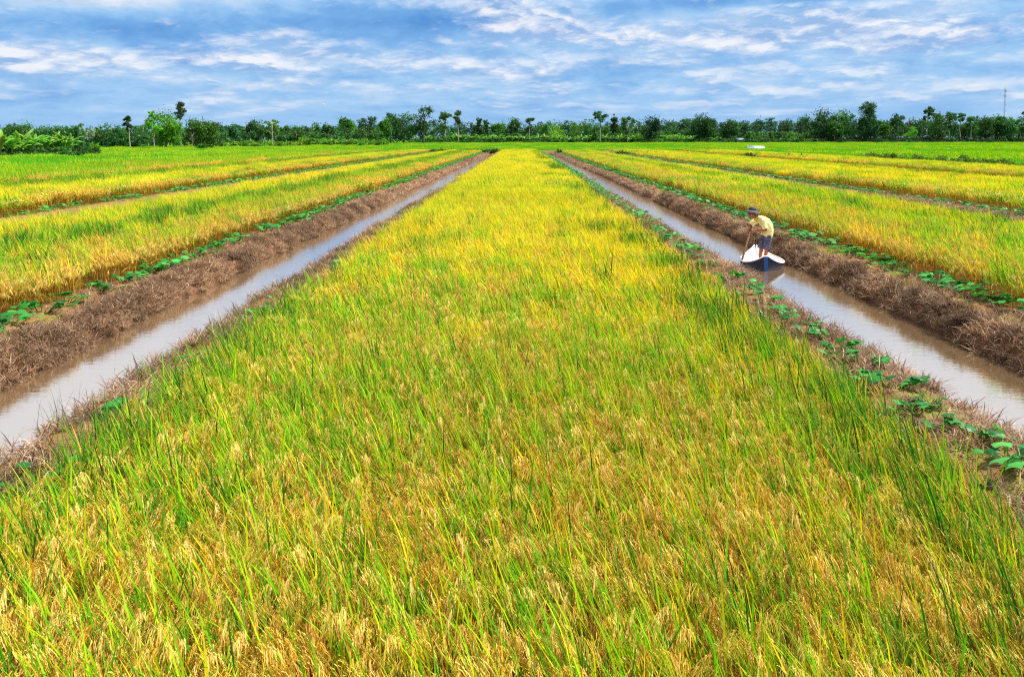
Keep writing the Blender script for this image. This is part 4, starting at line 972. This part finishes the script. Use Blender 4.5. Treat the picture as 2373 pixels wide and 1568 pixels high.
def tarp():
    D = 200.0; X0 = px_x(1731, D); X1 = px_x(1772.5, D); gz = float(ground_h(X0, D)) + .1
    e = empty('tarpaulin', ((X0 + X1) / 2, D, gz)); w = X1 - X0; mb = MB(); n = 13; zt = px_z(336, D) - gz; zb = px_z(346.5, D) - gz
    u = np.linspace(-1, 1, n); r = np.random.default_rng(3)
    top = np.stack([u * w / 2 * .95 - .03 * w, .25 * np.sin(u * 3), zt - .22 * (1 - u ** 2) - .2 * (u > 0) * u], 1); bot = np.stack([u * w / 2, .05 * np.cos(u * 4) - .35, zb + 0 * u], 1)
    rows = [top * (1 - s) + bot * s + np.stack([0 * u, .12 * np.sin(u * 9 + s * 5) * s * (1 - s) * 2, 0 * u], 1) for s in np.linspace(0, 1, 6)]
    v = np.concatenate(rows); k = np.arange(n - 1)[None] + (np.arange(5) * n)[:, None]
    v2 = v + np.array([0, .02, 0]); N = len(v); q = np.stack([k, k + 1, k + n + 1, k + n], -1).reshape(-1, 4)
    mb.add(np.concatenate([v, v2]), None, np.concatenate([q, q[:, ::-1] + N]), srgb(236, 238, 244)); mb.build('sheet', [M_PLAIN], e, smooth=True)
    for s, hh in ((-.98 * .95 - .06, zt), (.95 * .98 - .06, zt - .2)):
        p = MB(); tube(p, [(s * w / 2, .1, -.3), (s * w / 2, .1, hh + .05)], .03, (.4, .35, .28), 6); p.build('stake', [M_BARK], e)
    tag(e, 'white plastic sheet stretched between stakes in the far green field', 'tarpaulin')
tarp()
def mast():
    D = 620.0; X = px_x(2324, D); gz = 1.0; H = px_z(206, D) - gz; e = empty('radio_mast', (X, D, gz)); mb = MB(); w = .42
    leg = [(w * cos(a), w * sin(a)) for a in (0.5, 2.6, 4.7)]
    for (a, b) in leg: tube(mb, [(a, b, 0), (a, b, H)], .07, (.16, .18, .24), 5)
    nz = int(H / 1.6)
    for i in range(nz):
        z = i * 1.6
        for j in range(3):
            a, b = leg[j], leg[(j + 1) % 3]; tube(mb, [(*a, z), (*b, z + 1.6)], .035, (.16, .18, .24), 4); tube(mb, [(*a, z), (*b, z)], .03, (.16, .18, .24), 4)
    mb.build('lattice', [M_PLAIN], e)
    for z, h in ((H * .93, 2.4), (H * .84, 2.0)):
        for j in range(3):
            a = j * 2.09 + .4; p = MB(); box(p, (-.16, .5, z), (.16, .65, z + h), (.5, .52, .58)); o = p.build('antenna', [M_PLAIN], e); o.rotation_euler = (0, 0, a)
    for z in (H * .70, H * .58):
        p = MB(); ellipsoid(p, (.3, -.9, z), (.4, .2, .4), (.5, .52, .58), 10, 6); p.build('dish', [M_PLAIN], e)
    p = MB(); tube(p, [(0, 0, H), (0, 0, H + 2.6)], [.07, .03], (.5, .5, .55), 5); p.build('rod', [M_PLAIN], e)
    tag(e, 'thin grey lattice radio mast with antennas rising above the right wood', 'radio mast')
mast()
def bird_body(mb, pts, rad, col): tube(mb, pts, rad, col, 8)
def egret(x, y_, D, label, flying=False):
    X = px_x(x, D); white = (.82, .82, .80)
    if flying:
        mb = MB(); Z = px_z(y_, D); tube(mb, [(-.30, 0, .02), (-.2, 0, .03), (0, 0, 0), (.22, 0, -.01), (.36, 0, -.03)], [.012, .05, .085, .05, .01], white, 8)
        for s in (-1, 1):
            r = [(-.10, s * .05, .03), (-.14, s * .35, .16), (-.02, s * .68, .10), (.10, s * .30, .12), (.12, s * .05, .02)]
            v = np.array(r + [(a, b, c + .015) for a, b, c in r]); mb.add(v, [(0, 1, 3), (0, 3, 4), (1, 2, 3), (5, 8, 6), (5, 9, 8), (6, 8, 7)], None, white)
        e = mb.build('bird', [M_PLAIN], loc=(X, D, Z)); e.rotation_euler = (0.25, 0, .5)
        hd = MB(); tube(hd, [(-.30, 0, .02), (-.40, 0, .01)], [.02, .004], (.15, .12, .05), 6); hd.build('beak', [M_PLAIN], e)
        e.scale = (.6,) * 3; e.rotation_euler = (0.1, 0, .25)
    else:
        gz = float(ground_h(X, D)) + (px_z(y_, D) - float(ground_h(X, D))) * 0
        mb = MB(); tube(mb, [(.2, 0, .26), (.08, 0, .34), (-.06, 0, .38), (-.11, 0, .46), (-.09, 0, .56), (-.12, 0, .62), (-.17, 0, .62)], [.01, .07, .055, .03, .022, .028, .012], white, 8)
        e = mb.build('egret', [M_PLAIN], loc=(X, D, gz))
        for s in (-.025, .025):
            l = MB(); tube(l, [(.03, s, -.05), (.03, s, .3)], .009, (.05, .05, .05), 5); l.build('leg', [M_PLAIN], e)
        b = MB(); tube(b, [(-.17, 0, .62), (-.27, 0, .6)], [.012, .003], (.6, .4, .05), 5); b.build('beak', [M_PLAIN], e)
    tag(e, label, 'bird'); return e
egret(752, 243, 120, 'white bird flying in the sky above the plantation', True)
egret(1143, 366, 128, 'white egret standing on the bank near the end of the left canal')
eb = egret(1563, 334, 260, 'white egret in the green field below the leafy bananas'); eb.location.z += .45
eb = egret(2198, 347, 170, 'white egret in the right green field above the hedge'); eb.location.z += .6

# ------------------------------------------------------------------ the boat
BX, BY, BRZ = 6.30, 20.95, radians(-10)
def boat():
    e = empty('sampan', (BX, BY, 0.0), BRZ); Lb = 2.6
    T = np.array([0, .015, .03, .05, .08, .12, .16, .22, .3, .4, .5, .6, .7, .78, .85, .91, .96, 1.0])
    wv = np.interp(T, [0, .015, .03, .05, .08, .12, .16, .22, .3, .4, .5, .7, .85, .95, 1], [.055, .11, .16, .225, .31, .39, .45, .52, .56, .56, .52, .37, .21, .09, .03])
    gv = np.interp(T, [0, .015, .03, .05, .08, .12, .16, .22, .4, .7, .85, .95, 1], [.385, .345, .31, .27, .225, .19, .17, .155, .15, .18, .235, .29, .34])
    kv = np.interp(T, [0, .1, .6, .75, .9, 1], [-.04, -.12, -.12, -.08, .06, .25])
    m = 9; a = np.linspace(0, pi / 2, m)
    def shell(dw, dz):
        rows = []
        for t, w, g, k in zip(T, wv, gv, kv):
            w = max(w - dw, .012); k = k + dz; x = w * np.sin(a) ** .9; z = k + (g - k) * (1 - np.cos(a)) ** 1.15; y = np.full(m, np.clip(t * Lb + dw * (1 if t < .5 else -1), dw, Lb - dw))
            rows.append(np.concatenate([np.stack([-x[::-1], y, z[::-1]], 1), np.stack([x[1:], y[1:], z[1:]], 1)]))
        return np.stack(rows)
    M = 2 * m - 1; n = len(T)
    i = (np.arange(n - 1) * M)[:, None]; j = np.arange(M - 1)[None]; qd = np.stack([i + j, i + j + 1, i + M + j + 1, i + M + j], -1).reshape(-1, 4)
    O = shell(0, 0); I = shell(.022, .025)
    navy = np.array(srgb(24, 34, 56)); blue = np.array(srgb(16, 70, 136))
    mb = MB(); col = np.tile(navy, (n * M, 1)); mb.add(O.reshape(-1, 3), None, qd, col)
    ring = O[0]; c0 = ring[m - 1]; mb.add(ring, [(k, M - 2 - k + 1, k + 1) for k in range(0)] + [], None, navy)
    # stern face with the bright blue stripe, and the bow cap
    st = MB(); f = O[0].copy(); f[:, 1] -= .004; st.add(f, [(0, k + 1, k) if False else (k, k + 1, M - 1) for k in range(M - 2)], None, blue)
    st.build('stripe', [M_HULL], e)
    b = O[-1]; mb.add(b, [(k + 1, k, M - 1) for k in range(M - 2)], None, navy); mb.build('hull', [M_HULL], e, smooth=True)
    lin = MB(); lin.add(I.reshape(-1, 3), None, qd[:, ::-1], srgb(244, 244, 240)); lin.build('lining', [M_WHITE], e, smooth=True)
    rim = MB()   # rounded white edge joining hull and lining
    path = np.concatenate([O[:, 0][::-1], O[:, -1]]); path[:, 2] += .004
    tube(rim, path, .016, srgb(250, 250, 246), 7); rim.build('gunwale', [M_WHITE], e, smooth=True)
    dk = MB(); zd = .055; xs = []
    for t, w, g, k in zip(T, wv, gv, kv):
        if .06 < t < .8: a_ = math.acos(1 - max(0, (zd - k - .025) / (g - k - .025)) ** (1 / 1.15)); xs.append(((w - .022) * math.sin(a_) ** .9 - .004, t * Lb))
    xs = np.array(xs); pv = np.concatenate([np.stack([-xs[:, 0], xs[:, 1], np.full(len(xs), zd)], 1), np.stack([xs[:, 0], xs[:, 1], np.full(len(xs), zd)], 1)]); k = np.arange(len(xs) - 1); N_ = len(xs)
    dk.add(pv, None, np.stack([k, N_ + k, N_ + k + 1, k + 1], 1), srgb(236, 236, 230)); dk.build('deck', [M_WHITE], e)
    for t0, ya in ((.24, 0), (.45, 0), (.66, 0)):
        q = int(np.argmin(abs(T - t0))); r = MB(); p = I[q].copy(); p[:, 2] += .006; p[:, 0] *= .985; tube(r, p[2:-2], .007, (.16, .16, .17), 5); r.build('rib', [M_PLAIN], e)
    for s in (-1, 1):
        r = MB(); u = np.linspace(0, 1, 12); p = np.stack([s * (.36 + .08 * np.sin(u * 6)), .5 + u * .45, .05 + .05 * np.sin(u * 9)], 1); tube(r, p, .006, (.10, .10, .11), 5); r.build('rope', [M_PLAIN], e)
    tag(e, 'small navy hulled boat with white inside and blue stern stripe on the canal', 'boat')
M_HULL = mat_plain('hull_paint', rough=.28, spec=.5, noise=.18, nscale=7.0)
M_WHITE = mat_plain('white_gelcoat', rough=.4, spec=.4, noise=.05, nscale=5.0)
boat()

# ------------------------------------------------------------------ the person poling it
def solid(mb, name, mat, parent, voxel, smooth, color):
    """merge overlapping pieces into one continuous skin"""
    t = mb.build('tmp', [mat]); r = t.modifiers.new('r', 'REMESH'); r.mode = 'VOXEL'; r.voxel_size = voxel; r.use_smooth_shade = True
    s = t.modifiers.new('s', 'SMOOTH'); s.factor = .5; s.iterations = smooth
    dg = bpy.context.evaluated_depsgraph_get(); me = bpy.data.meshes.new_from_object(t.evaluated_get(dg)); bpy.data.objects.remove(t)
    n = len(me.vertices); v = np.zeros(n * 3, np.float32); me.vertices.foreach_get('co', v); v = v.reshape(-1, 3)
    if 'Col' in me.attributes: me.attributes.remove(me.attributes['Col'])
    c = color(v) if callable(color) else np.tile(color, (n, 1))
    me.attributes.new('Col', 'FLOAT_COLOR', 'POINT').data.foreach_set('color', np.concatenate([c, np.ones((n, 1))], 1).astype(np.float32).ravel())
    me.materials.clear(); me.materials.append(mat); me.name = name
    o = bpy.data.objects.new(name, me); C.objects.link(o); o.parent = parent; return o
M_SKIN = mat_plain('skin', rough=.5, spec=.35, noise=.05, nscale=30)
M_CLOTH = mat_plain('cloth', rough=.85, spec=.15, noise=.10, nscale=14, bump=.5)
def limb(mb, pts, rad, cap=True):
    tube(mb, pts, rad, (1, 1, 1), 12)
    if cap:
        for p, r in ((pts[0], rad[0]), (pts[-1], rad[-1])): ellipsoid(mb, p, (r, r, r), (1, 1, 1), 12, 8)
V3 = lambda *a: np.array(a, float)
PERSON = dict(hipN=V3(.075, -.09, .74), hipF=V3(.065, .085, .74), kneeN=V3(.03, -.10, .40), kneeF=V3(-.055, .09, .40), ankN=V3(.0, -.10, .075), ankF=V3(-.075, .10, .075),
    pelvis=V3(.085, 0, .76), waist=V3(.115, 0, .90), chest=V3(.01, 0, 1.075), neck=V3(-.195, -.015, 1.20), head=V3(-.365, -.045, 1.30),
    shN=V3(-.095, -.185, 1.12), shF=V3(-.195, .165, 1.12), elN=V3(-.045, -.265, .885), elF=V3(-.345, .16, .97), poleB=V3(-.93, -.62, -.50), poleT=V3(-.385, -.09, .96))
def person():
    px = 6.60; py = 22.15; e = empty('person', (px, py, .062)); p = PERSON
    pd = (p['poleT'] - p['poleB']); pd /= np.linalg.norm(pd)
    on = lambda z: p['poleB'] + pd * ((z - p['poleB'][2]) / pd[2])
    hN, hF = on(.875), on(.735)
    b = MB()
    limb(b, [p['pelvis'], p['waist'], p['chest'], p['neck'] + V3(.05, 0, -.02)], [.12, .115, .125, .07])
    limb(b, [p['neck'] + V3(.03, 0, -.01), p['neck'] * .45 + p['head'] * .55], [.055, .05])
    for h, k, a, s in (('hipN', 'kneeN', 'ankN', -1), ('hipF', 'kneeF', 'ankF', 1)):
        H, Kn, A = p[h], p[k], p[a]; limb(b, [H, (H + Kn) / 2, Kn], [.082, .068, .05]); limb(b, [Kn, Kn * .7 + A * .3 + V3(.012, 0, 0), Kn * .3 + A * .7, A], [.05, .052, .04, .032])
        limb(b, [A + V3(.03, 0, -.045), A + V3(-.06, s * .005, -.05), A + V3(-.15, s * .012, -.06)], [.033, .032, .02])
        for q in range(5): limb(b, [A + V3(-.14, (q - 2) * .014, -.06), A + V3(-.185 + abs(q - 1) * .008, (q - 2) * .017, -.065)], [.011, .009])
    u = np.cross(pd, V3(0, 1, 0)); u /= np.linalg.norm(u); w = np.cross(pd, u)
    for S_, E_, Hd, out in (('shN', 'elN', hN, V3(1, -.35, 0)), ('shF', 'elF', hF, V3(.55, .8, .3))):
        out = out - pd * out.dot(pd); out /= np.linalg.norm(out); wr = Hd + out * .075 - pd * .01
        limb(b, [p[S_], (p[S_] + p[E_]) / 2, p[E_]], [.056, .048, .04]); limb(b, [p[E_], p[E_] * .6 + wr * .4, wr], [.04, .038, .026])
        limb(b, [wr, Hd + out * .04], [.028, .03])
        ellipsoid(b, Hd + out * .036, (.030, .030, .044), (1, 1, 1), 12, 8)
        a0 = math.atan2(out.dot(w), out.dot(u))
        for q in range(4):   # fingers wrapped round the pole
            th = a0 + np.linspace(.25, [3.3, 3.7, 3.6, 3.1][q], 7); c = Hd + pd * (.031 - q * .02); pts = [c + (u * cos(t) + w * sin(t)) * .030 for t in th]
            limb(b, pts, [.0105, .0105, .010, .0095, .009, .0085, .0075])
        th = a0 - np.linspace(.3, 2.3, 5); limb(b, [Hd + pd * (.028 + .012 * i) + (u * cos(t) + w * sin(t)) * .031 for i, t in enumerate(th)], [.012, .012, .011, .010, .009])
    # head turned towards the pole and a little to the camera
    hc = p['head']; fw = V3(-.86, -.42, -.28); fw /= np.linalg.norm(fw); lf = np.cross(V3(0, 0, 1), fw); lf /= np.linalg.norm(lf); up = np.cross(fw, lf); R = np.stack([fw, lf, up], 1)
    P = lambda a, b_, c: hc + R @ V3(a, b_, c)
    ellipsoid(b, hc + up * .02, (.098, .076, .105), (1, 1, 1), 18, 12, R=R); ellipsoid(b, P(.028, 0, -.055), (.068, .058, .065), (1, 1, 1), 16, 10, R=R)
    limb(b, [P(.092, 0, .02), P(.113, 0, -.022)], [.009, .016]); limb(b, [P(.078, -.02, -.062), P(.085, 0, -.062), P(.078, .02, -.062)], [.009, .010, .009]); ellipsoid(b, P(.072, 0, -.105), (.024, .028, .02), (1, 1, 1), 10, 8)
    limb(b, [P(.082, -.05, .032), P(.096, -.015, .034)], [.011, .011]); limb(b, [P(.082, .05, .032), P(.096, .015, .034)], [.011, .011])
    for s in (-1, 1): ellipsoid(b, P(-.01, s * .078, -.005), (.022, .011, .034), (1, 1, 1), 10, 8, R=R)
    sk = np.array(srgb(168, 92, 58)); 
    def colr(v):
        c = np.tile(sk, (len(v), 1)); l = (v - hc) @ R
        for s in (-1, 1):
            d = np.linalg.norm(l - V3(.082, s * .031, .012), axis=1); c[d < .017] = (.03, .02, .015)
            d = np.abs(l - V3(.09, s * .033, .038)); c[(d < (.02, .022, .008)).all(1)] = (.03, .02, .015)
        d = np.abs(l - V3(.084, 0, -.063)); c[(d < (.02, .024, .007)).all(1)] = (.22, .06, .05)
        return c
    solid(b, 'body', M_SKIN, e, .0065, 3, colr)
    hr = MB(); ellipsoid(hr, P(-.02, 0, .025), (.094, .083, .098), (.02, .017, .015), 16, 10, R=R); hr.build('hair', [M_CLOTH], e, smooth=True)
    # shirt: trunk, short sleeves and a loose hem, collar
    s = MB(); wst, ch = p['waist'], p['chest']
    def oval(c, rx, ry, rot): return c, rx, ry, rot
    rings = [(V3(.045, -.005, .69), .155, .185, -.42), (V3(.085, 0, .77), .152, .185, -.35), (V3(.098, 0, .88), .142, .18, -.2), (V3(.075, 0, .98), .142, .19, .25), (V3(.01, 0, 1.08), .148, .20, .68), (V3(-.085, 0, 1.15), .122, .19, .92), (V3(-.155, 0, 1.19), .078, .105, 1.05), (V3(-.195, 0, 1.212), .05, .06, 1.1)]
    nn = 22; th = np.arange(nn) * 2 * pi / nn; vv = []
    for k, (c, rx, ry, rot) in enumerate(rings):
        rr = 1 + (.035 * np.sin(th * 5 + k) + .02 * np.sin(th * 9 + 2 * k)) * (1 if k < 5 else .3)
        vv.append(c + np.stack([rx * np.cos(th) * cos(rot) * rr, ry * np.sin(th) * rr, rx * np.cos(th) * sin(rot) * rr], 1))
    vv = np.concatenate(vv); k = np.arange(len(rings) - 1)[:, None] * nn; j = np.arange(nn)[None]; j2 = (j + 1) % nn
    s.add(np.concatenate([vv, [rings[0][0], rings[-1][0]]]), [(len(rings) * nn, (x + 1) % nn, x) for x in range(nn)] + [(len(rings) * nn + 1, (len(rings) - 1) * nn + x, (len(rings) - 1) * nn + (x + 1) % nn) for x in range(nn)], np.stack([k + j, k + j2, k + nn + j2, k + nn + j], -1).reshape(-1, 4))
    for S_, E_ in (('shN', 'elN'), ('shF', 'elF')):
        A, B = p[S_], p[E_]; limb(s, [A * 1.0 + V3(.03, 0, .0), A * .55 + B * .45, A * .16 + B * .84], [.080, .080, .076], False); ellipsoid(s, A + V3(.02, 0, 0), (.085, .082, .075), (1, 1, 1), 12, 8)
    cl = np.array(srgb(246, 232, 160))
    solid(s, 'shirt', M_CLOTH, e, .008, 2, cl)
    c = MB(); nk = p['neck']
    for sg in (-1, 1):
        q = [nk + V3(.035, sg * .055, .045), nk + V3(-.035, sg * .075, .02), nk + V3(-.075, sg * .055, -.055), nk + V3(-.04, sg * .02, -.1)]; tube(c, q, [.012, .02, .02, .01], srgb(236, 208, 110), 8)
    c.build('collar', [M_CLOTH], e, smooth=True)
    pk = MB(); tube(pk, [nk + V3(-.06, -.045, -.05), V3(-.145, -.085, 1.0), V3(-.09, -.10, .85), V3(-.07, -.09, .74)], [.008, .009, .009, .008], srgb(206, 168, 70), 6); pk.build('placket', [M_CLOTH], e)
    # shorts
    t = MB(); limb(t, [V3(.10, 0, .82), V3(.085, 0, .72)], [.135, .14], False); ellipsoid(t, V3(.09, 0, .74), (.135, .175, .12), (1, 1, 1), 16, 10)
    for h, kk, in (('hipN', 'kneeN'), ('hipF', 'kneeF')):
        H, Kn = p[h], p[kk]; D_ = (Kn - H); limb(t, [H, H + D_ * .5, H + D_ * 1.12], [.104, .098, .096], False)
    r8 = np.random.default_rng(8)
    def tcol(v):
        n_ = fbm(v[:, 0] * 60 + v[:, 1] * 35, v[:, 2] * 45, 3); a = np.array(srgb(70, 70, 92)); b_ = np.array(srgb(112, 112, 134)); return a + (b_ - a) * sstep(.48, .62, n_)[:, None]
    solid(t, 'shorts', M_CLOTH, e, .008, 2, tcol)
    # bucket hat with a drooping wide brim
    h = MB(); prof = [(.192, .012), (.19, .018), (.15, .048), (.105, .068), (.098, .10), (.092, .14), (.078, .158), (.04, .165), (0.001, .166)]
    nn = 28; th = np.arange(nn) * 2 * pi / nn; vv = []
    for r_0, z in prof:
        wv = (.016 * np.sin(2 * th + .8) + .010 * np.sin(3 * th)) * (r_0 > .11) * (r_0 / .19) ** 2; vv.append(np.stack([r_0 * 1.06 * np.cos(th), r_0 * np.sin(th), z + wv], 1))
    for r_0, z in prof[::-1]:
        wv = (.016 * np.sin(2 * th + .8) + .010 * np.sin(3 * th)) * (r_0 > .11) * (r_0 / .19) ** 2; q = max(r_0 - .006, .001); vv.append(np.stack([q * 1.06 * np.cos(th), q * np.sin(th), z - .007 + wv], 1))
    vv = np.concatenate(vv); m_ = 2 * len(prof); k = np.arange(m_)[:, None] * nn; k2 = ((np.arange(m_) + 1) % m_)[:, None] * nn; j = np.arange(nn)[None]; j2 = (j + 1) % nn
    tl = V3(.12, .05, 1); tl /= np.linalg.norm(tl); ux = np.cross(V3(0, 1, 0), tl); ux /= np.linalg.norm(ux); uy = np.cross(tl, ux); RH = np.stack([ux, uy, tl], 1)
    colh = np.tile(np.array(srgb(88, 92, 104)), (len(vv), 1))
    h.add(vv @ RH.T, None, np.stack([k + j, k + j2, k2 + j2, k2 + j], -1).reshape(-1, 4), colh); ho = h.build('hat', [M_CLOTH], e, smooth=True); ho.location = tuple(hc + V3(.012, 0, .035))
    bd = MB(); bb = np.stack([.1085 * np.cos(th), .1025 * np.sin(th), np.full(nn, .078)], 1); bt = np.stack([.1035 * np.cos(th), .0985 * np.sin(th), np.full(nn, .106)], 1); k = np.arange(nn); k2 = (k + 1) % nn
    bd.add(np.concatenate([bb, bt]) @ RH.T, None, np.stack([k, k2, nn + k2, nn + k], 1), srgb(22, 24, 30)); bo = bd.build('hat_band', [M_CLOTH], ho, smooth=True)
    tag(e, 'person in a yellow shirt, dark shorts and brimmed hat poling the boat', 'person')
    pl = MB(); o0 = np.array([px, py, .062]); tube(pl, [p['poleB'], p['poleB'] * .6 + p['poleT'] * .4 + V3(.008, 0, 0), p['poleT'] + pd * .04], [.032, .028, .026], (.17, .09, .045), 9)
    po = pl.build('pole', [M_BARK], loc=tuple(o0), smooth=True); tag(po, 'long brown wooden pole held in both hands and dipped into the canal', 'pole')
person()
